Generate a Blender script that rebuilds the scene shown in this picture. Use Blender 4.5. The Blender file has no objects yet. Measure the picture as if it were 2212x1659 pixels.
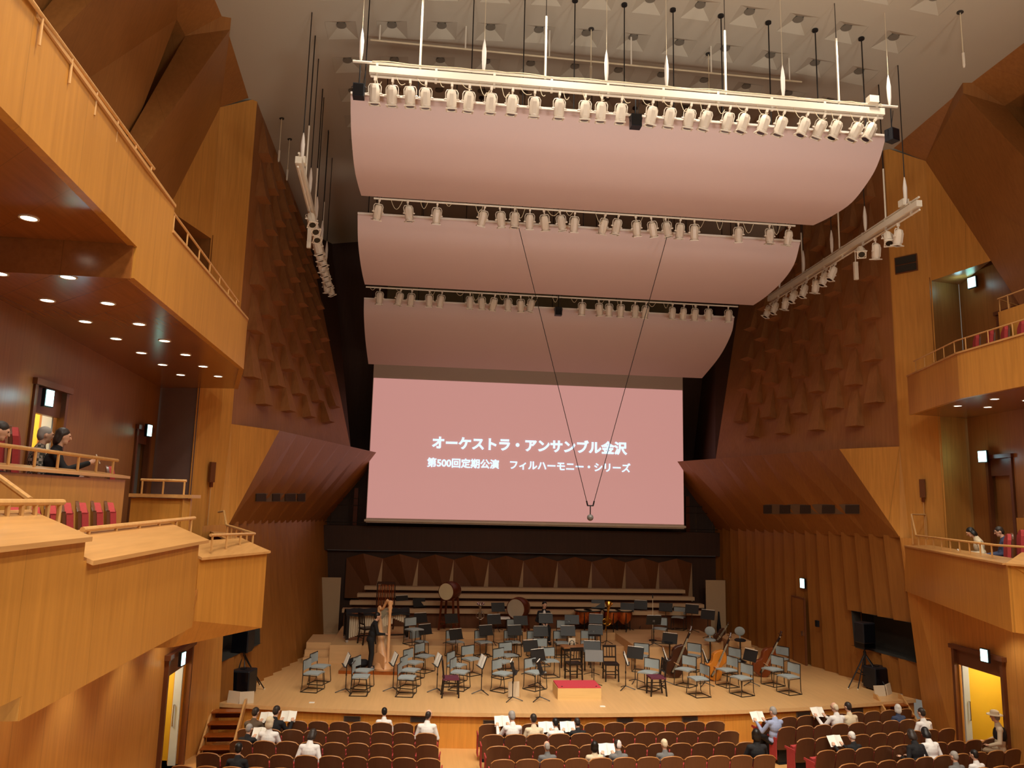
import bpy, bmesh, math, random
from mathutils import Vector, Matrix
random.seed(7)
S = bpy.context.scene
COL = S.collection
R = math.radians
# ------------------------------------------------------------------ camera
FPX = 1660.0
CAM = Vector((-4.1667, 0.0, 6.4))
def cam_axes(pitch, yaw, roll):
    cy, sy, cp, sp = math.cos(yaw), math.sin(yaw), math.cos(pitch), math.sin(pitch)
    f = Vector((sy*cp, cy*cp, sp)); r = Vector((cy, -sy, 0)); u = r.cross(f)
    cr, sr = math.cos(roll), math.sin(roll)
    return cr*r + sr*u, -sr*r + cr*u, f
CR, CU, CF = cam_axes(R(8.80357), R(6.23978), R(1.364731))
cd = bpy.data.cameras.new('camera'); cam = bpy.data.objects.new('camera', cd); COL.objects.link(cam)
cd.sensor_width = 36; cd.lens = FPX*36/2212; cd.clip_end = 200
m = Matrix.Identity(4)
for i in range(3):
    m[i][0] = CR[i]; m[i][1] = CU[i]; m[i][2] = -CF[i]; m[i][3] = CAM[i]
cam.matrix_world = m
S.camera = cam
def ray(x, y): return CR*((x-1106)/FPX) + CU*(-(y-829.5)/FPX) + CF
def at_y(x, y, Y): d = ray(x, y); return CAM + d*((Y-CAM.y)/d.y)
def at_z(x, y, Z): d = ray(x, y); return CAM + d*((Z-CAM.z)/d.z)
def at_x(x, y, X): d = ray(x, y); return CAM + d*((X-CAM.x)/d.x)
# ------------------------------------------------------------------ look, world, house lights
S.view_settings.view_transform = 'Standard'; S.view_settings.look = 'None'
S.view_settings.gamma = 1; S.view_settings.use_curve_mapping = False
S.view_settings.exposure = 0.0
S.cycles.use_denoising = True
S.cycles.max_bounces = 6; S.cycles.diffuse_bounces = 4; S.cycles.glossy_bounces = 3
S.cycles.sample_clamp_indirect = 4
W = bpy.data.worlds.new('world'); S.world = W; W.use_nodes = True
W.node_tree.nodes['Background'].inputs[0].default_value = (1.0, .88, .72, 1)
W.node_tree.nodes['Background'].inputs[1].default_value = 0.16
WARM = (1.0, .92, .78)
def area_light(name, loc, target, size, power, color=WARM, spread=180):
    l = bpy.data.lights.new(name, 'AREA'); l.energy = power; l.color = color; l.shape = 'DISK'; l.size = size; l.spread = R(spread)
    o = bpy.data.objects.new(name, l); COL.objects.link(o); o.location = loc
    o.rotation_euler = (Vector(target)-Vector(loc)).to_track_quat('-Z', 'Y').to_euler(); return o
def spot_light(name, loc, target, power, angle=100, blend=.6, color=WARM, radius=.08):
    l = bpy.data.lights.new(name, 'SPOT'); l.energy = power; l.color = color; l.spot_size = R(angle); l.spot_blend = blend; l.shadow_soft_size = radius
    o = bpy.data.objects.new(name, l); COL.objects.link(o); o.location = loc
    o.rotation_euler = (Vector(target)-Vector(loc)).to_track_quat('-Z', 'Y').to_euler(); return o
# house lights: downlights in the vault over the stalls
for hx in (-5.4, 0, 5.4):
    for hy, hp in ((-4, 350), (1.5, 395), (7, 350)):
        area_light('house_light', (hx, hy, 16.7), (hx, hy+.4, 0), .8, hp, WARM, 150)
for hx in (-5, -1.7, 1.7, 5):
    area_light('bridge_fill_light', (hx, 14.2, 17.3), (hx, 14.6, 0), .4, 110, WARM, 125)  # added fill from above, only to brighten the lighting bridge
    area_light('stage_fill_light', (hx, 11.2, 17.2), (hx*.9, 19.3, 1.3), .35, 72, WARM, 48)  # added narrow fill that lifts the stage front without hitting the bridge
# added fill lamps low behind the camera, brightening the vault and the reflectors
for hx in (-6, 0, 6):
    area_light('bounce_fill_light', (hx, -3, 1.0), (hx*.5, 11, 17.5), 2.5, 240, (1.0, .94, .88), 75)
# ------------------------------------------------------------------ materials
MATS = {}
def new_mat(name):
    mt = bpy.data.materials.new(name); mt.use_nodes = True
    return mt, mt.node_tree.nodes, mt.node_tree.links, mt.node_tree.nodes['Principled BSDF']
def srgb(c):
    return tuple(((v/255)/12.92 if v/255 <= .04045 else ((v/255+.055)/1.055)**2.4) for v in c) + (1,)
def plain(name, rgb, rough=.5, metal=0, var=.06, scale=6, spec=.4):
    mt, n, l, b = new_mat(name); c = srgb(rgb)
    tc = n.new('ShaderNodeTexCoord'); nz = n.new('ShaderNodeTexNoise'); nz.inputs['Scale'].default_value = scale; nz.inputs['Detail'].default_value = 3
    mx = n.new('ShaderNodeMix'); mx.data_type = 'RGBA'
    mx.inputs[6].default_value = tuple(v*(1-var) for v in c[:3])+(1,); mx.inputs[7].default_value = tuple(min(1, v*(1+var)) for v in c[:3])+(1,)
    l.new(tc.outputs['Object'], nz.inputs['Vector']); l.new(nz.outputs['Fac'], mx.inputs[0]); l.new(mx.outputs[2], b.inputs['Base Color'])
    b.inputs['Roughness'].default_value = rough; b.inputs['Metallic'].default_value = metal; b.inputs['Specular IOR Level'].default_value = spec
    MATS[name] = mt; return mt
def wood(name, rgb, rough=.35, grain=(9, 9, .5), var=.16, panel=0.0, spec=.35):
    """straight-grained veneer; grain runs along the axis with the small number; optional fine joints every `panel` metres across x+y"""
    mt, n, l, b = new_mat(name); c = srgb(rgb)
    g = n.new('ShaderNodeNewGeometry'); mp = n.new('ShaderNodeMapping'); mp.inputs['Scale'].default_value = grain
    l.new(g.outputs['Position'], mp.inputs['Vector'])
    n1 = n.new('ShaderNodeTexNoise'); n1.inputs['Scale'].default_value = 1.6; n1.inputs['Detail'].default_value = 5; n1.inputs['Roughness'].default_value = .6
    l.new(mp.outputs[0], n1.inputs['Vector'])
    n2 = n.new('ShaderNodeTexNoise'); n2.inputs['Scale'].default_value = .35; n2.inputs['Detail'].default_value = 2
    l.new(g.outputs['Position'], n2.inputs['Vector'])
    ad = n.new('ShaderNodeMath'); ad.operation = 'ADD'; l.new(n1.outputs['Fac'], ad.inputs[0]); l.new(n2.outputs['Fac'], ad.inputs[1])
    mr = n.new('ShaderNodeMapRange'); mr.inputs[1].default_value = .7; mr.inputs[2].default_value = 1.3; l.new(ad.outputs[0], mr.inputs[0])
    mx = n.new('ShaderNodeMix'); mx.data_type = 'RGBA'
    mx.inputs[6].default_value = (c[0]*(1-var), c[1]*(1-var*1.2), c[2]*(1-var*1.4), 1); mx.inputs[7].default_value = tuple(min(1, v*(1+var)) for v in c[:3])+(1,)
    l.new(mr.outputs[0], mx.inputs[0]); out = mx.outputs[2]
    if panel:
        sp = n.new('ShaderNodeSeparateXYZ'); l.new(g.outputs['Position'], sp.inputs[0])
        s2 = n.new('ShaderNodeMath'); s2.operation = 'ADD'; l.new(sp.outputs[0], s2.inputs[0]); l.new(sp.outputs[1], s2.inputs[1])
        md = n.new('ShaderNodeMath'); md.operation = 'PINGPONG'; md.inputs[1].default_value = panel/2; l.new(s2.outputs[0], md.inputs[0])
        lt = n.new('ShaderNodeMath'); lt.operation = 'LESS_THAN'; lt.inputs[1].default_value = .006; l.new(md.outputs[0], lt.inputs[0])
        m2 = n.new('ShaderNodeMix'); m2.data_type = 'RGBA'; l.new(lt.outputs[0], m2.inputs[0]); l.new(out, m2.inputs[6])
        m2.inputs[7].default_value = tuple(v*.78 for v in c[:3])+(1,); out = m2.outputs[2]
    l.new(out, b.inputs['Base Color'])
    b.inputs['Roughness'].default_value = rough; b.inputs['Specular IOR Level'].default_value = spec
    MATS[name] = mt; return mt
def glow(name, rgb, strength, base=None):
    mt, n, l, b = new_mat(name); c = srgb(rgb)
    b.inputs['Base Color'].default_value = srgb(base or rgb); b.inputs['Emission Color'].default_value = c; b.inputs['Emission Strength'].default_value = strength
    b.inputs['Roughness'].default_value = .6; MATS[name] = mt; return mt
wood('parapet_wood', (188, 130, 56), panel=1.2)
wood('ledge_wood', (196, 146, 88), rough=.3, grain=(9, .6, 9))
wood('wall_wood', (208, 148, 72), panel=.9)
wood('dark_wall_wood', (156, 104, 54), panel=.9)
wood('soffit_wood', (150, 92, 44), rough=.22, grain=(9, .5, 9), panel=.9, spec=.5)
wood('stage_wall_wood', (146, 94, 42))
wood('scale_wood', (158, 106, 62), rough=.5)
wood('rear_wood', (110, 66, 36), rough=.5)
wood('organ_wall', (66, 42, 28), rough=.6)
wood('stage_floor', (222, 176, 118), rough=.32, grain=(7, .5, 7), var=.08)
wood('stalls_floor', (208, 158, 98), rough=.35, grain=(7, .5, 7), var=.08)
wood('stage_front_wood', (206, 140, 60), rough=.35, panel=1.8)
wood('riser_wood', (214, 172, 122), rough=.45, grain=(.5, 7, 7), var=.08)
wood('podium_wood', (226, 188, 124), rough=.4, grain=(.6, 8, 8), var=.08)
wood('seat_shell', (98, 62, 40), rough=.3, grain=(12, 12, 1.5), var=.12)
wood('seat_edge', (176, 122, 70), rough=.3)
wood('harp_wood', (216, 164, 116), rough=.35)
wood('bass_wood', (150, 78, 28), rough=.25)
wood('bass_light_wood', (196, 120, 40), rough=.25)
wood('bass_red_wood', (120, 58, 26), rough=.25)
wood('bass_dark_wood', (64, 34, 20), rough=.25)
wood('drum_wood', (96, 44, 24), rough=.3)
wood('black_wood', (30, 22, 20), rough=.35)
wood('rail_wood', (204, 156, 96), rough=.35)
wood('table_wood', (160, 108, 66), rough=.4)
plain('ceiling_plaster', (176, 166, 146), .85, var=.02, scale=1)
plain('ceiling_hole', (52, 48, 42), .8)
plain('outlet_grey', (112, 104, 90), .8)
plain('reflector_white', (208, 184, 178), .75, var=.015, scale=.8)
plain('reflector_edge', (226, 216, 204), .5)
plain('cream_metal', (226, 216, 196), .4, var=.03)
plain('fixture_cream', (220, 206, 186), .38, var=.04)
plain('lens_black', (14, 14, 18), .15)
plain('black_metal', (22, 22, 24), .4)
plain('black_plastic', (26, 27, 32), .45)
plain('cable_black', (28, 24, 22), .6)
plain('cable_cream', (220, 204, 170), .6)
plain('grey_fabric', (150, 158, 158), .8, scale=40)
plain('chair_tube', (70, 66, 62), .3, metal=.7)
plain('red_plush', (168, 56, 54), .85, var=.15, scale=25)
plain('red_carpet', (196, 60, 72), .9, var=.1, scale=30)
plain('purple_seat', (96, 40, 58), .7)
plain('stand_black', (38, 36, 34), .45)
plain('stand_grey', (104, 100, 96), .45)
plain('paper', (240, 236, 224), .7, var=.02)
plain('cream_board', (214, 196, 168), .6, var=.03)
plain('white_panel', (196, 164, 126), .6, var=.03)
plain('grey_wall', (132, 132, 112), .8, var=.03)
plain('grey_gloss', (140, 114, 106), .22)
plain('door_frame', (112, 66, 40), .35)
plain('door_white', (196, 206, 206), .4)
plain('door_grey', (120, 128, 130), .4)
plain('yellow_wall', (226, 188, 50), .7, var=.04, scale=3)
plain('drum_skin', (216, 200, 160), .6)
plain('drum_skin_grey', (186, 170, 146), .6)
plain('copper', (196, 112, 60), .25, metal=.9)
plain('brass', (214, 168, 72), .22, metal=1)
plain('silver', (200, 196, 192), .22, metal=1)
plain('vent_metal', (116, 96, 74), .5)
plain('vent_dark', (58, 46, 38), .6)
plain('skin', (214, 168, 140), .55, var=.05, scale=20)
plain('hair_black', (26, 22, 20), .45)
plain('hair_dark', (48, 38, 32), .5)
plain('hair_grey', (150, 144, 138), .6)
plain('hair_white', (216, 212, 204), .6)
plain('cloth_black', (28, 27, 29), .85)
plain('cloth_white', (228, 224, 218), .8)
plain('cloth_navy', (58, 66, 92), .85)
plain('cloth_grey', (110, 108, 106), .85)
plain('cloth_brown', (96, 78, 60), .85)
plain('cloth_blue', (150, 160, 190), .85)
plain('cloth_jeans', (64, 74, 88), .85)
plain('cloth_beige', (214, 196, 164), .85)
plain('tights_brown', (84, 56, 48), .8)
plain('soft_blue', (110, 170, 200), .7)
plain('white_cap', (214, 204, 200), .8)
glow('lamp_glow', (255, 240, 214), 9)
glow('exit_glow', (190, 255, 250), 5)
glow('exit_green', (120, 255, 205), 4.5)
glow('screen_image', (206, 146, 138), .86, base=(120, 110, 108))
glow('screen_text', (200, 230, 255), 1.25)
plain('screen_cloth', (206, 190, 178), .8, var=.01)
# plaid shirt
mt, n, l, b = new_mat('cloth_plaid'); tc = n.new('ShaderNodeTexCoord'); ck = n.new('ShaderNodeTexChecker'); ck.inputs['Scale'].default_value = 26
ck.inputs['Color1'].default_value = srgb((52, 50, 40)); ck.inputs['Color2'].default_value = srgb((146, 130, 118)); l.new(tc.outputs['Object'], ck.inputs['Vector']); l.new(ck.outputs['Color'], b.inputs['Base Color']); b.inputs['Roughness'].default_value = .85
MATS['cloth_plaid'] = mt
MT = MATS
# ------------------------------------------------------------------ mesh helpers
class MB:
    def __init__(s): s.v = []; s.f = []
    def add(s, vs, fs):
        o = len(s.v); s.v += [Vector(p) for p in vs]; s.f += [[i+o for i in f] for f in fs]; return s
    def poly(s, *pts): return s.add(pts, [list(range(len(pts)))])
    def box(s, c, d, rz=0, M=None):
        hx, hy, hz = d[0]/2, d[1]/2, d[2]/2
        vs = [Vector((sx*hx, sy*hy, sz*hz)) for sz in (-1, 1) for sy in (-1, 1) for sx in (-1, 1)]
        mm = M or Matrix.Rotation(rz, 3, 'Z')
        return s.add([Vector(c)+mm@v for v in vs], [[0, 2, 3, 1], [4, 5, 7, 6], [0, 1, 5, 4], [2, 6, 7, 3], [0, 4, 6, 2], [1, 3, 7, 5]])
    def bar(s, p, q, w, h=None, up=(0, 0, 1)):
        p, q = Vector(p), Vector(q); d = q-p; L = d.length
        if L < 1e-6: return s
        z = d/L; u = Vector(up)
        if abs(z.dot(u)) > .98: u = Vector((0, 1, 0))
        x = u.cross(z).normalized(); y = z.cross(x)
        return s.box((p+q)/2, (w, h or w, L), M=Matrix((x, y, z)).transposed())
    def tube(s, pts, r, n=8, close=False, caps=True):
        pts = [Vector(p) for p in pts]; N = len(pts); rs = r if isinstance(r, (list, tuple)) else [r]*N
        rings = []; px = None
        for i, p in enumerate(pts):
            if close: t = (pts[(i+1) % N]-pts[i-1])
            else: t = (pts[min(i+1, N-1)]-pts[max(i-1, 0)])
            t = t.normalized() if t.length > 1e-9 else Vector((0, 0, 1))
            if px is None:
                a = Vector((0, 0, 1)) if abs(t.z) < .9 else Vector((1, 0, 0)); x = a.cross(t).normalized()
            else:
                x = px - t*px.dot(t); x = x.normalized() if x.length > 1e-6 else px
            px = x; y = t.cross(x)
            rings.append([p+(x*math.cos(2*math.pi*k/n)+y*math.sin(2*math.pi*k/n))*rs[i] for k in range(n)])
        vs = [v for rg in rings for v in rg]; fs = []
        for i in range(N if close else N-1):
            j = (i+1) % N
            for k in range(n): fs.append([i*n+k, i*n+(k+1) % n, j*n+(k+1) % n, j*n+k])
        if caps and not close: fs.append(list(range(n))[::-1]); fs.append([(N-1)*n+k for k in range(n)])
        return s.add(vs, fs)
    def lathe(s, prof, n=20, c=(0, 0, 0), M=None, caps=True):
        mm = M or Matrix.Identity(3); c = Vector(c); vs = []; fs = []
        for r_, z_ in prof:
            for k in range(n): vs.append(c+mm@Vector((r_*math.cos(2*math.pi*k/n), r_*math.sin(2*math.pi*k/n), z_)))
        for i in range(len(prof)-1):
            for k in range(n): fs.append([i*n+k, i*n+(k+1) % n, (i+1)*n+(k+1) % n, (i+1)*n+k])
        if caps: fs.append(list(range(n))[::-1]); fs.append([(len(prof)-1)*n+k for k in range(n)])
        return s.add(vs, fs)
    def ball(s, c, rad, n=14, M=None):
        rad = rad if isinstance(rad, (tuple, list)) else (rad,)*3; mm = M or Matrix.Identity(3); c = Vector(c); k2 = n//2
        vs = []; fs = []
        for i in range(k2+1):
            th = max(1e-3, min(math.pi-1e-3, math.pi*i/k2))
            for k in range(n):
                ph = 2*math.pi*k/n
                vs.append(c+mm@Vector((rad[0]*math.sin(th)*math.cos(ph), rad[1]*math.sin(th)*math.sin(ph), -rad[2]*math.cos(th))))
        for i in range(k2):
            for k in range(n): fs.append([i*n+k, i*n+(k+1) % n, (i+1)*n+(k+1) % n, (i+1)*n+k])
        fs.append(list(range(n))[::-1]); fs.append([k2*n+k for k in range(n)])
        return s.add(vs, fs)
    def capsule(s, a, b, ra, rb, n=10):
        a, b = Vector(a), Vector(b); s.ball(a, ra, n); s.ball(b, rb, n)
        return s.tube([a, b], [ra, rb], n) if (b-a).length > 1e-5 else s
    def prism(s, pts, off):
        """closed solid from an outline (3-D points) and an offset vector"""
        N = len(pts); off = Vector(off); a = [Vector(p) for p in pts]; b_ = [p+off for p in a]
        return s.add(a+b_, [list(range(N))[::-1], [N+i for i in range(N)]] + [[i, (i+1) % N, N+(i+1) % N, N+i] for i in range(N)])
    def grid(s, rows, thick=None):
        nr, nc = len(rows), len(rows[0]); o = [p for r_ in rows for p in r_]
        return s.add(o, [[i*nc+j, i*nc+j+1, (i+1)*nc+j+1, (i+1)*nc+j] for i in range(nr-1) for j in range(nc-1)])
    def shell(s, rows, off):
        """a curved sheet with thickness: rows of points, offset by a vector or function"""
        nr, nc = len(rows), len(rows[0]); A = [Vector(p) for r_ in rows for p in r_]
        B = [p+(off(p) if callable(off) else Vector(off)) for p in A]; N = len(A); fs = []
        for i in range(nr-1):
            for j in range(nc-1):
                q = [i*nc+j, i*nc+j+1, (i+1)*nc+j+1, (i+1)*nc+j]; fs.append(q[::-1]); fs.append([N+k for k in q])
        bd = [j for j in range(nc)] + [i*nc+nc-1 for i in range(1, nr)] + [(nr-1)*nc+j for j in range(nc-2, -1, -1)] + [i*nc for i in range(nr-2, 0, -1)]
        for i, a in enumerate(bd): b_ = bd[(i+1) % len(bd)]; fs.append([a, b_, N+b_, N+a])
        return s.add(A+B, fs)
    def build(s, name, mat, parent=None, smooth=False, loc=None, rot=None, fix=True):
        me = bpy.data.meshes.new(name); me.from_pydata([tuple(v) for v in s.v], [], s.f); me.update()
        if fix:
            bm = bmesh.new(); bm.from_mesh(me); bmesh.ops.recalc_face_normals(bm, faces=bm.faces); bm.to_mesh(me); bm.free()
        if smooth:
            me.polygons.foreach_set('use_smooth', [True]*len(me.polygons))
            try: me.set_sharp_from_angle(angle=R(42))
            except Exception: pass
        me.materials.append(MT[mat] if isinstance(mat, str) else mat)
        o = bpy.data.objects.new(name, me); COL.objects.link(o)
        if parent is not None: o.parent = parent
        if loc is not None: o.location = loc
        if rot is not None: o.rotation_euler = rot
        return o
def tag(o, label=None, cat=None, group=None, kind=None):
    if label: o['label'] = label
    if cat: o['category'] = cat
    if group: o['group'] = group
    if kind: o['kind'] = kind
    return o
def thing(name, label, cat, loc=(0, 0, 0), rz=0, group=None, kind=None):
    o = bpy.data.objects.new(name, None); COL.objects.link(o); o.empty_display_size = .1
    o.location = loc; o.rotation_euler = (0, 0, rz); return tag(o, label, cat, group, kind)
def dup(root, loc, rz=0, label=None, group=None, rot=None):
    r = root.copy(); COL.objects.link(r); r.location = loc; r.rotation_euler = rot or (0, 0, rz)
    if label: r['label'] = label
    if group: r['group'] = group
    for ch in list(root.children):
        c = ch.copy(); COL.objects.link(c); c.parent = r
        for g in list(ch.children):
            d = g.copy(); COL.objects.link(d); d.parent = c
    return r
ORD = ['first', 'second', 'third', 'fourth', 'fifth', 'sixth', 'seventh', 'eighth', 'ninth', 'tenth', 'eleventh', 'twelfth', 'thirteenth', 'fourteenth', 'fifteenth', 'sixteenth',
       'seventeenth', 'eighteenth', 'nineteenth', 'twentieth', 'twenty-first', 'twenty-second', 'twenty-third', 'twenty-fourth', 'twenty-fifth', 'twenty-sixth', 'twenty-seventh', 'twenty-eighth']
def nth(i, n, side='left'):
    o = 'right' if side == 'left' else 'left'
    if i == 0: return 'leftmost' if side == 'left' else 'rightmost'
    if i == n-1: return 'rightmost' if side == 'left' else 'leftmost'
    return ORD[i]+' from the '+side if i < n/2 else ORD[n-1-i]+' from the '+o
def struct(mb, name, mat, parent=None, **k):
    o = mb.build(name, mat, parent, **k)
    if parent is None: o['kind'] = 'structure'
    return o
# ================================================================== THE SETTING
ZF, ZS = .5, 1.35                       # stalls floor, stage floor
def stage_edge(x): return 19.5+.0139*x*x
def wall_x(y): return 10.15+.075*(y-11.1)     # rear wall of the side boxes
mb = MB(); mb.box((0, 12.2, ZF-.1), (21, 17.6, .2)); struct(mb, 'floor', 'stalls_floor')
# stage: deck with curved nosing, front apron
mb = MB(); xs = [-9.06+18.5*i/40 for i in range(41)]
fr = [(x, stage_edge(x)) for x in xs]; bk = [(8.05, 31.6), (-8.05, 31.6)]
mb.prism([(x, y, ZS-.09) for x, y in fr+bk], (0, 0, .09)); stage = struct(mb, 'stage', 'stage_floor')
tag(stage, 'pale wooden concert stage with curved front edge', 'stage')
mb = MB(); mb.prism([(x, y+.1, ZF) for x, y in fr]+[(8.9, 21.6, ZF), (-8.9, 21.6, ZF)], (0, 0, ZS-.09-ZF)); ap = struct(mb, 'apron', 'stage_front_wood', stage)
vents = [(761, 1553), (905, 1553), (1062, 1562), (1216, 1558), (1350, 1555), (1490, 1552), (1735, 1541), (1850, 1534)]
for i, (vx, vy) in enumerate(vents):
    p = at_y(vx, vy, 19.7)
    for _ in range(6): p = at_y(vx, vy, stage_edge(p.x)+.09)
    x = p.x; y = stage_edge(x)+.1; p.z = min(p.z, ZS-.2); rz = math.atan2(.0278*x, 1)
    t = thing('air_vent', 'small brown air vent in the stage front, '+nth(i, len(vents)), 'vent', (x, y, p.z), rz, 'air vents along the stage front')
    mb = MB(); mb.box((0, -.012, 0), (.42, .02, .13)); mb.build('frame', 'vent_metal', t)
    mb = MB()
    for k in range(5): mb.box((0, -.026, -.045+k*.0225), (.38, .01, .012))
    mb.build('slat', 'vent_dark', t)
# risers on the stage
def riser(pts, z0, z1, label):
    mb = MB(); mb.prism([(x, y, z0) for x, y in pts], (0, 0, z1-z0)); o = mb.build('stage_riser', 'riser_wood')
    tag(o, label, 'riser', 'stage risers')
riser([(-6.9, 25.35), (-4.3, 25.35), (-4.3, 29.05), (-6.9, 29.05)], ZS, ZS+.55, 'high riser block under the marimba')
riser([(2.9, 25.5), (5.1, 25.5), (6.3, 26.6), (6.3, 29.05), (2.9, 29.05)], ZS, ZS+.5, 'riser block behind the double basses')
riser([(-4.3, 27.0), (2.9, 27.0), (2.9, 28.25), (-4.3, 28.25)], ZS, ZS+.25, 'low riser in the middle of the stage')
riser([(-4.3, 28.25), (2.9, 28.25), (2.9, 29.05), (-4.3, 29.05)], ZS, ZS+.5, 'upper riser under the bass drum')
for s, lab in ((-1, 'left'), (1, 'right')):
    t = thing('stage_steps', 'pale wooden steps up to the risers at the %s stage wall' % lab, 'steps', (-7.3 if s < 0 else 6.85, 25.3 if s < 0 else 25.9, ZS), 0, 'riser steps')
    for k in range(3):
        mb = MB(); mb.box((0, .14+.28*k if k < 2 else 1.3, .09+.18*k-.045*k*0), (.78, .28 if k < 2 else 1.48, .18*(1) if k == 0 else .18)); mb.box((0, .14+.28*k if k < 2 else 1.3, .09*k), (.76, .27 if k < 2 else 1.46, .18*k+.001)); mb.build('step', 'riser_wood', t)
# choir benches at the back
for k in range(4):
    y = 29.3+.45*k; z = 2.42+.22*k; w = 6.95-.22*k
    mb = MB(); mb.box((0, y, z), (2*w, .36, .13)); o = mb.build('choir_bench', 'white_panel')
    mb = MB(); mb.box((0, y+.12, (z-.065+1.36)/2), (2*w-.1, .18, z-.065-1.36)); mb.build('plinth', 'rear_wood', o)
    tag(o, 'long pale choir bench across the stage back, %s' % ['lowest', 'second lowest', 'second highest', 'highest'][k], 'bench', 'choir benches')
# folded panels under the organ gallery
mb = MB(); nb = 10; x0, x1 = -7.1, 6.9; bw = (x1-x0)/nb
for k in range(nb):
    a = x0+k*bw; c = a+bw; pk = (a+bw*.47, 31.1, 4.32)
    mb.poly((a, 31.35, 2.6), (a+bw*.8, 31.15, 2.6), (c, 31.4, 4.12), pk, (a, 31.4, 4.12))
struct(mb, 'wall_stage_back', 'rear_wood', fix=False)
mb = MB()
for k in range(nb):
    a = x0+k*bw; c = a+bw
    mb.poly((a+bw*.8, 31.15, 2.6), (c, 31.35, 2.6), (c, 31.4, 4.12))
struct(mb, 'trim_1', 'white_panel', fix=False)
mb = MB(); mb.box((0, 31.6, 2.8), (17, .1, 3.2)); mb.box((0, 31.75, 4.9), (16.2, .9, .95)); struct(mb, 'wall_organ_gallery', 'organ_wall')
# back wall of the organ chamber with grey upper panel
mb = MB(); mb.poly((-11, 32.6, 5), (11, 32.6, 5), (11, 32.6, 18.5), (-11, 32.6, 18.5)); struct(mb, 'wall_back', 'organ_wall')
mb = MB(); mb.box((.2, 32.5, 14.6), (12.6, .1, 6.6)); struct(mb, 'trim_2', 'grey_wall')
# ceiling with sunken funnel diffusers
def ceil_z(x): return 17.95-.0088*x*x
HX = [-6.6+1.2*i for i in range(12)]; HY = [11.4+1.5*j for j in range(10)]; HS = .36
gx = sorted([-11, -9.6]+[x+d for x in HX for d in (-HS, HS)]+[9.6, 11]); gy = sorted([-8, 2]+[y+d for y in HY for d in (-HS, HS)]+[29, 32.7])
mb = MB(); vi = {}
def cv(i, j):
    if (i, j) not in vi: vi[(i, j)] = len(mb.v); mb.v.append(Vector((gx[i], gy[j], ceil_z(gx[i]))))
    return vi[(i, j)]
for i in range(len(gx)-1):
    for j in range(len(gy)-1):
        cx_, cy_ = (gx[i]+gx[i+1])/2, (gy[j]+gy[j+1])/2
        if any(abs(cx_-h) < .05 for h in HX) and any(abs(cy_-h) < .05 for h in HY): continue
        mb.f.append([cv(i, j), cv(i, j+1), cv(i+1, j+1), cv(i+1, j)])
struct(mb, 'ceiling', 'ceiling_plaster', fix=False)
mb = MB(); mb.box((0, 12, 18.9), (22.4, 41.5, .2)); struct(mb, 'ceiling_slab', 'ceiling_plaster')
def diffuser(name_loc, label, grp):
    t = thing('ceiling_diffuser', label, 'ceiling diffuser', name_loc, 0, grp); h = .15; q = .1
    o = [(-HS, -HS, 0), (HS, -HS, 0), (HS, HS, 0), (-HS, HS, 0)]; i_ = [(-q, -q, h), (q, -q, h), (q, q, h), (-q, q, h)]
    mb = MB(); mb.add(o+i_, [[0, 1, 5, 4], [1, 2, 6, 5], [2, 3, 7, 6], [3, 0, 4, 7]]); mb.build('funnel', 'ceiling_plaster', t, fix=False)
    mb = MB(); mb.lathe([(.12, h-.03), (.12, h-.005)], 14); mb.build('outlet', 'outlet_grey', t)
    return t
base = None
for j, y in enumerate(HY):
    for i, x in enumerate(HX):
        lab = 'square funnel diffuser, %s in the %s ceiling row' % (nth(i, len(HX)), ['nearest', 'second nearest', 'third nearest', 'fourth nearest', 'fifth nearest', 'sixth nearest', 'fourth farthest', 'third farthest', 'second farthest', 'farthest'][j])
        # sits in the sloping vault: corners follow the plaster
        sl = -.0176*x
        if base is None: base = diffuser((x, y, ceil_z(x)), lab, 'ceiling diffusers'); base.rotation_euler = (0, -math.atan(sl), 0)
        else: dup(base, (x, y, ceil_z(x)), 0, lab, rot=(0, -math.atan(sl), 0))
# ---- side walls, mirrored
def holed_wall(name, p0, p1, z0, z1, holes, mat, inward, depth=.25, parent=None):
    """vertical wall from p0 to p1 (plan), holes = (t0,t1,za,zb) in metres along it, with reveals going back by depth"""
    p0, p1 = Vector(p0), Vector(p1); L = (p1-p0).length; d = (p1-p0)/L; nrm = Vector((inward[0], inward[1]))
    ts = sorted({0, L} | {h[k] for h in holes for k in (0, 1)}); zs = sorted({z0, z1} | {h[k] for h in holes for k in (2, 3)})
    P = lambda t, z, o=0: (*(p0+d*t-nrm*o), z)
    mb = MB()
    for a, b_ in zip(ts, ts[1:]):
        for c, e in zip(zs, zs[1:]):
            tm, zm = (a+b_)/2, (c+e)/2
            if any(h[0] < tm < h[1] and h[2] < zm < h[3] for h in holes): continue
            mb.poly(P(a, c), P(b_, c), P(b_, e), P(a, e))
    for h in holes:
        a, b_, c, e = h
        mb.poly(P(a, c), P(a, e), P(a, e, depth), P(a, c, depth)); mb.poly(P(b_, c), P(b_, e), P(b_, e, depth), P(b_, c, depth))
        mb.poly(P(a, e), P(b_, e), P(b_, e, depth), P(a, e, depth)); mb.poly(P(a, c), P(b_, c), P(b_, c, depth), P(a, c, depth))
    return struct(mb, name, mat, parent, fix=False)
def parapet(mb, p, q, z0, z1, th, s, z0b=None):
    """vertical slab between plan points p and q; thickness goes outward (away from the hall axis)"""
    p, q = Vector(p), Vector(q); d = (q-p).normalized(); n = Vector((-d.y, d.x)); 
    if n.x*s < 0: n = -n
    mb.prism([(p.x, p.y, z0), (q.x, q.y, z0 if z0b is None else z0b), (q.x, q.y, z1), (p.x, p.y, z1)], (n.x*th, n.y*th, 0))
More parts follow.
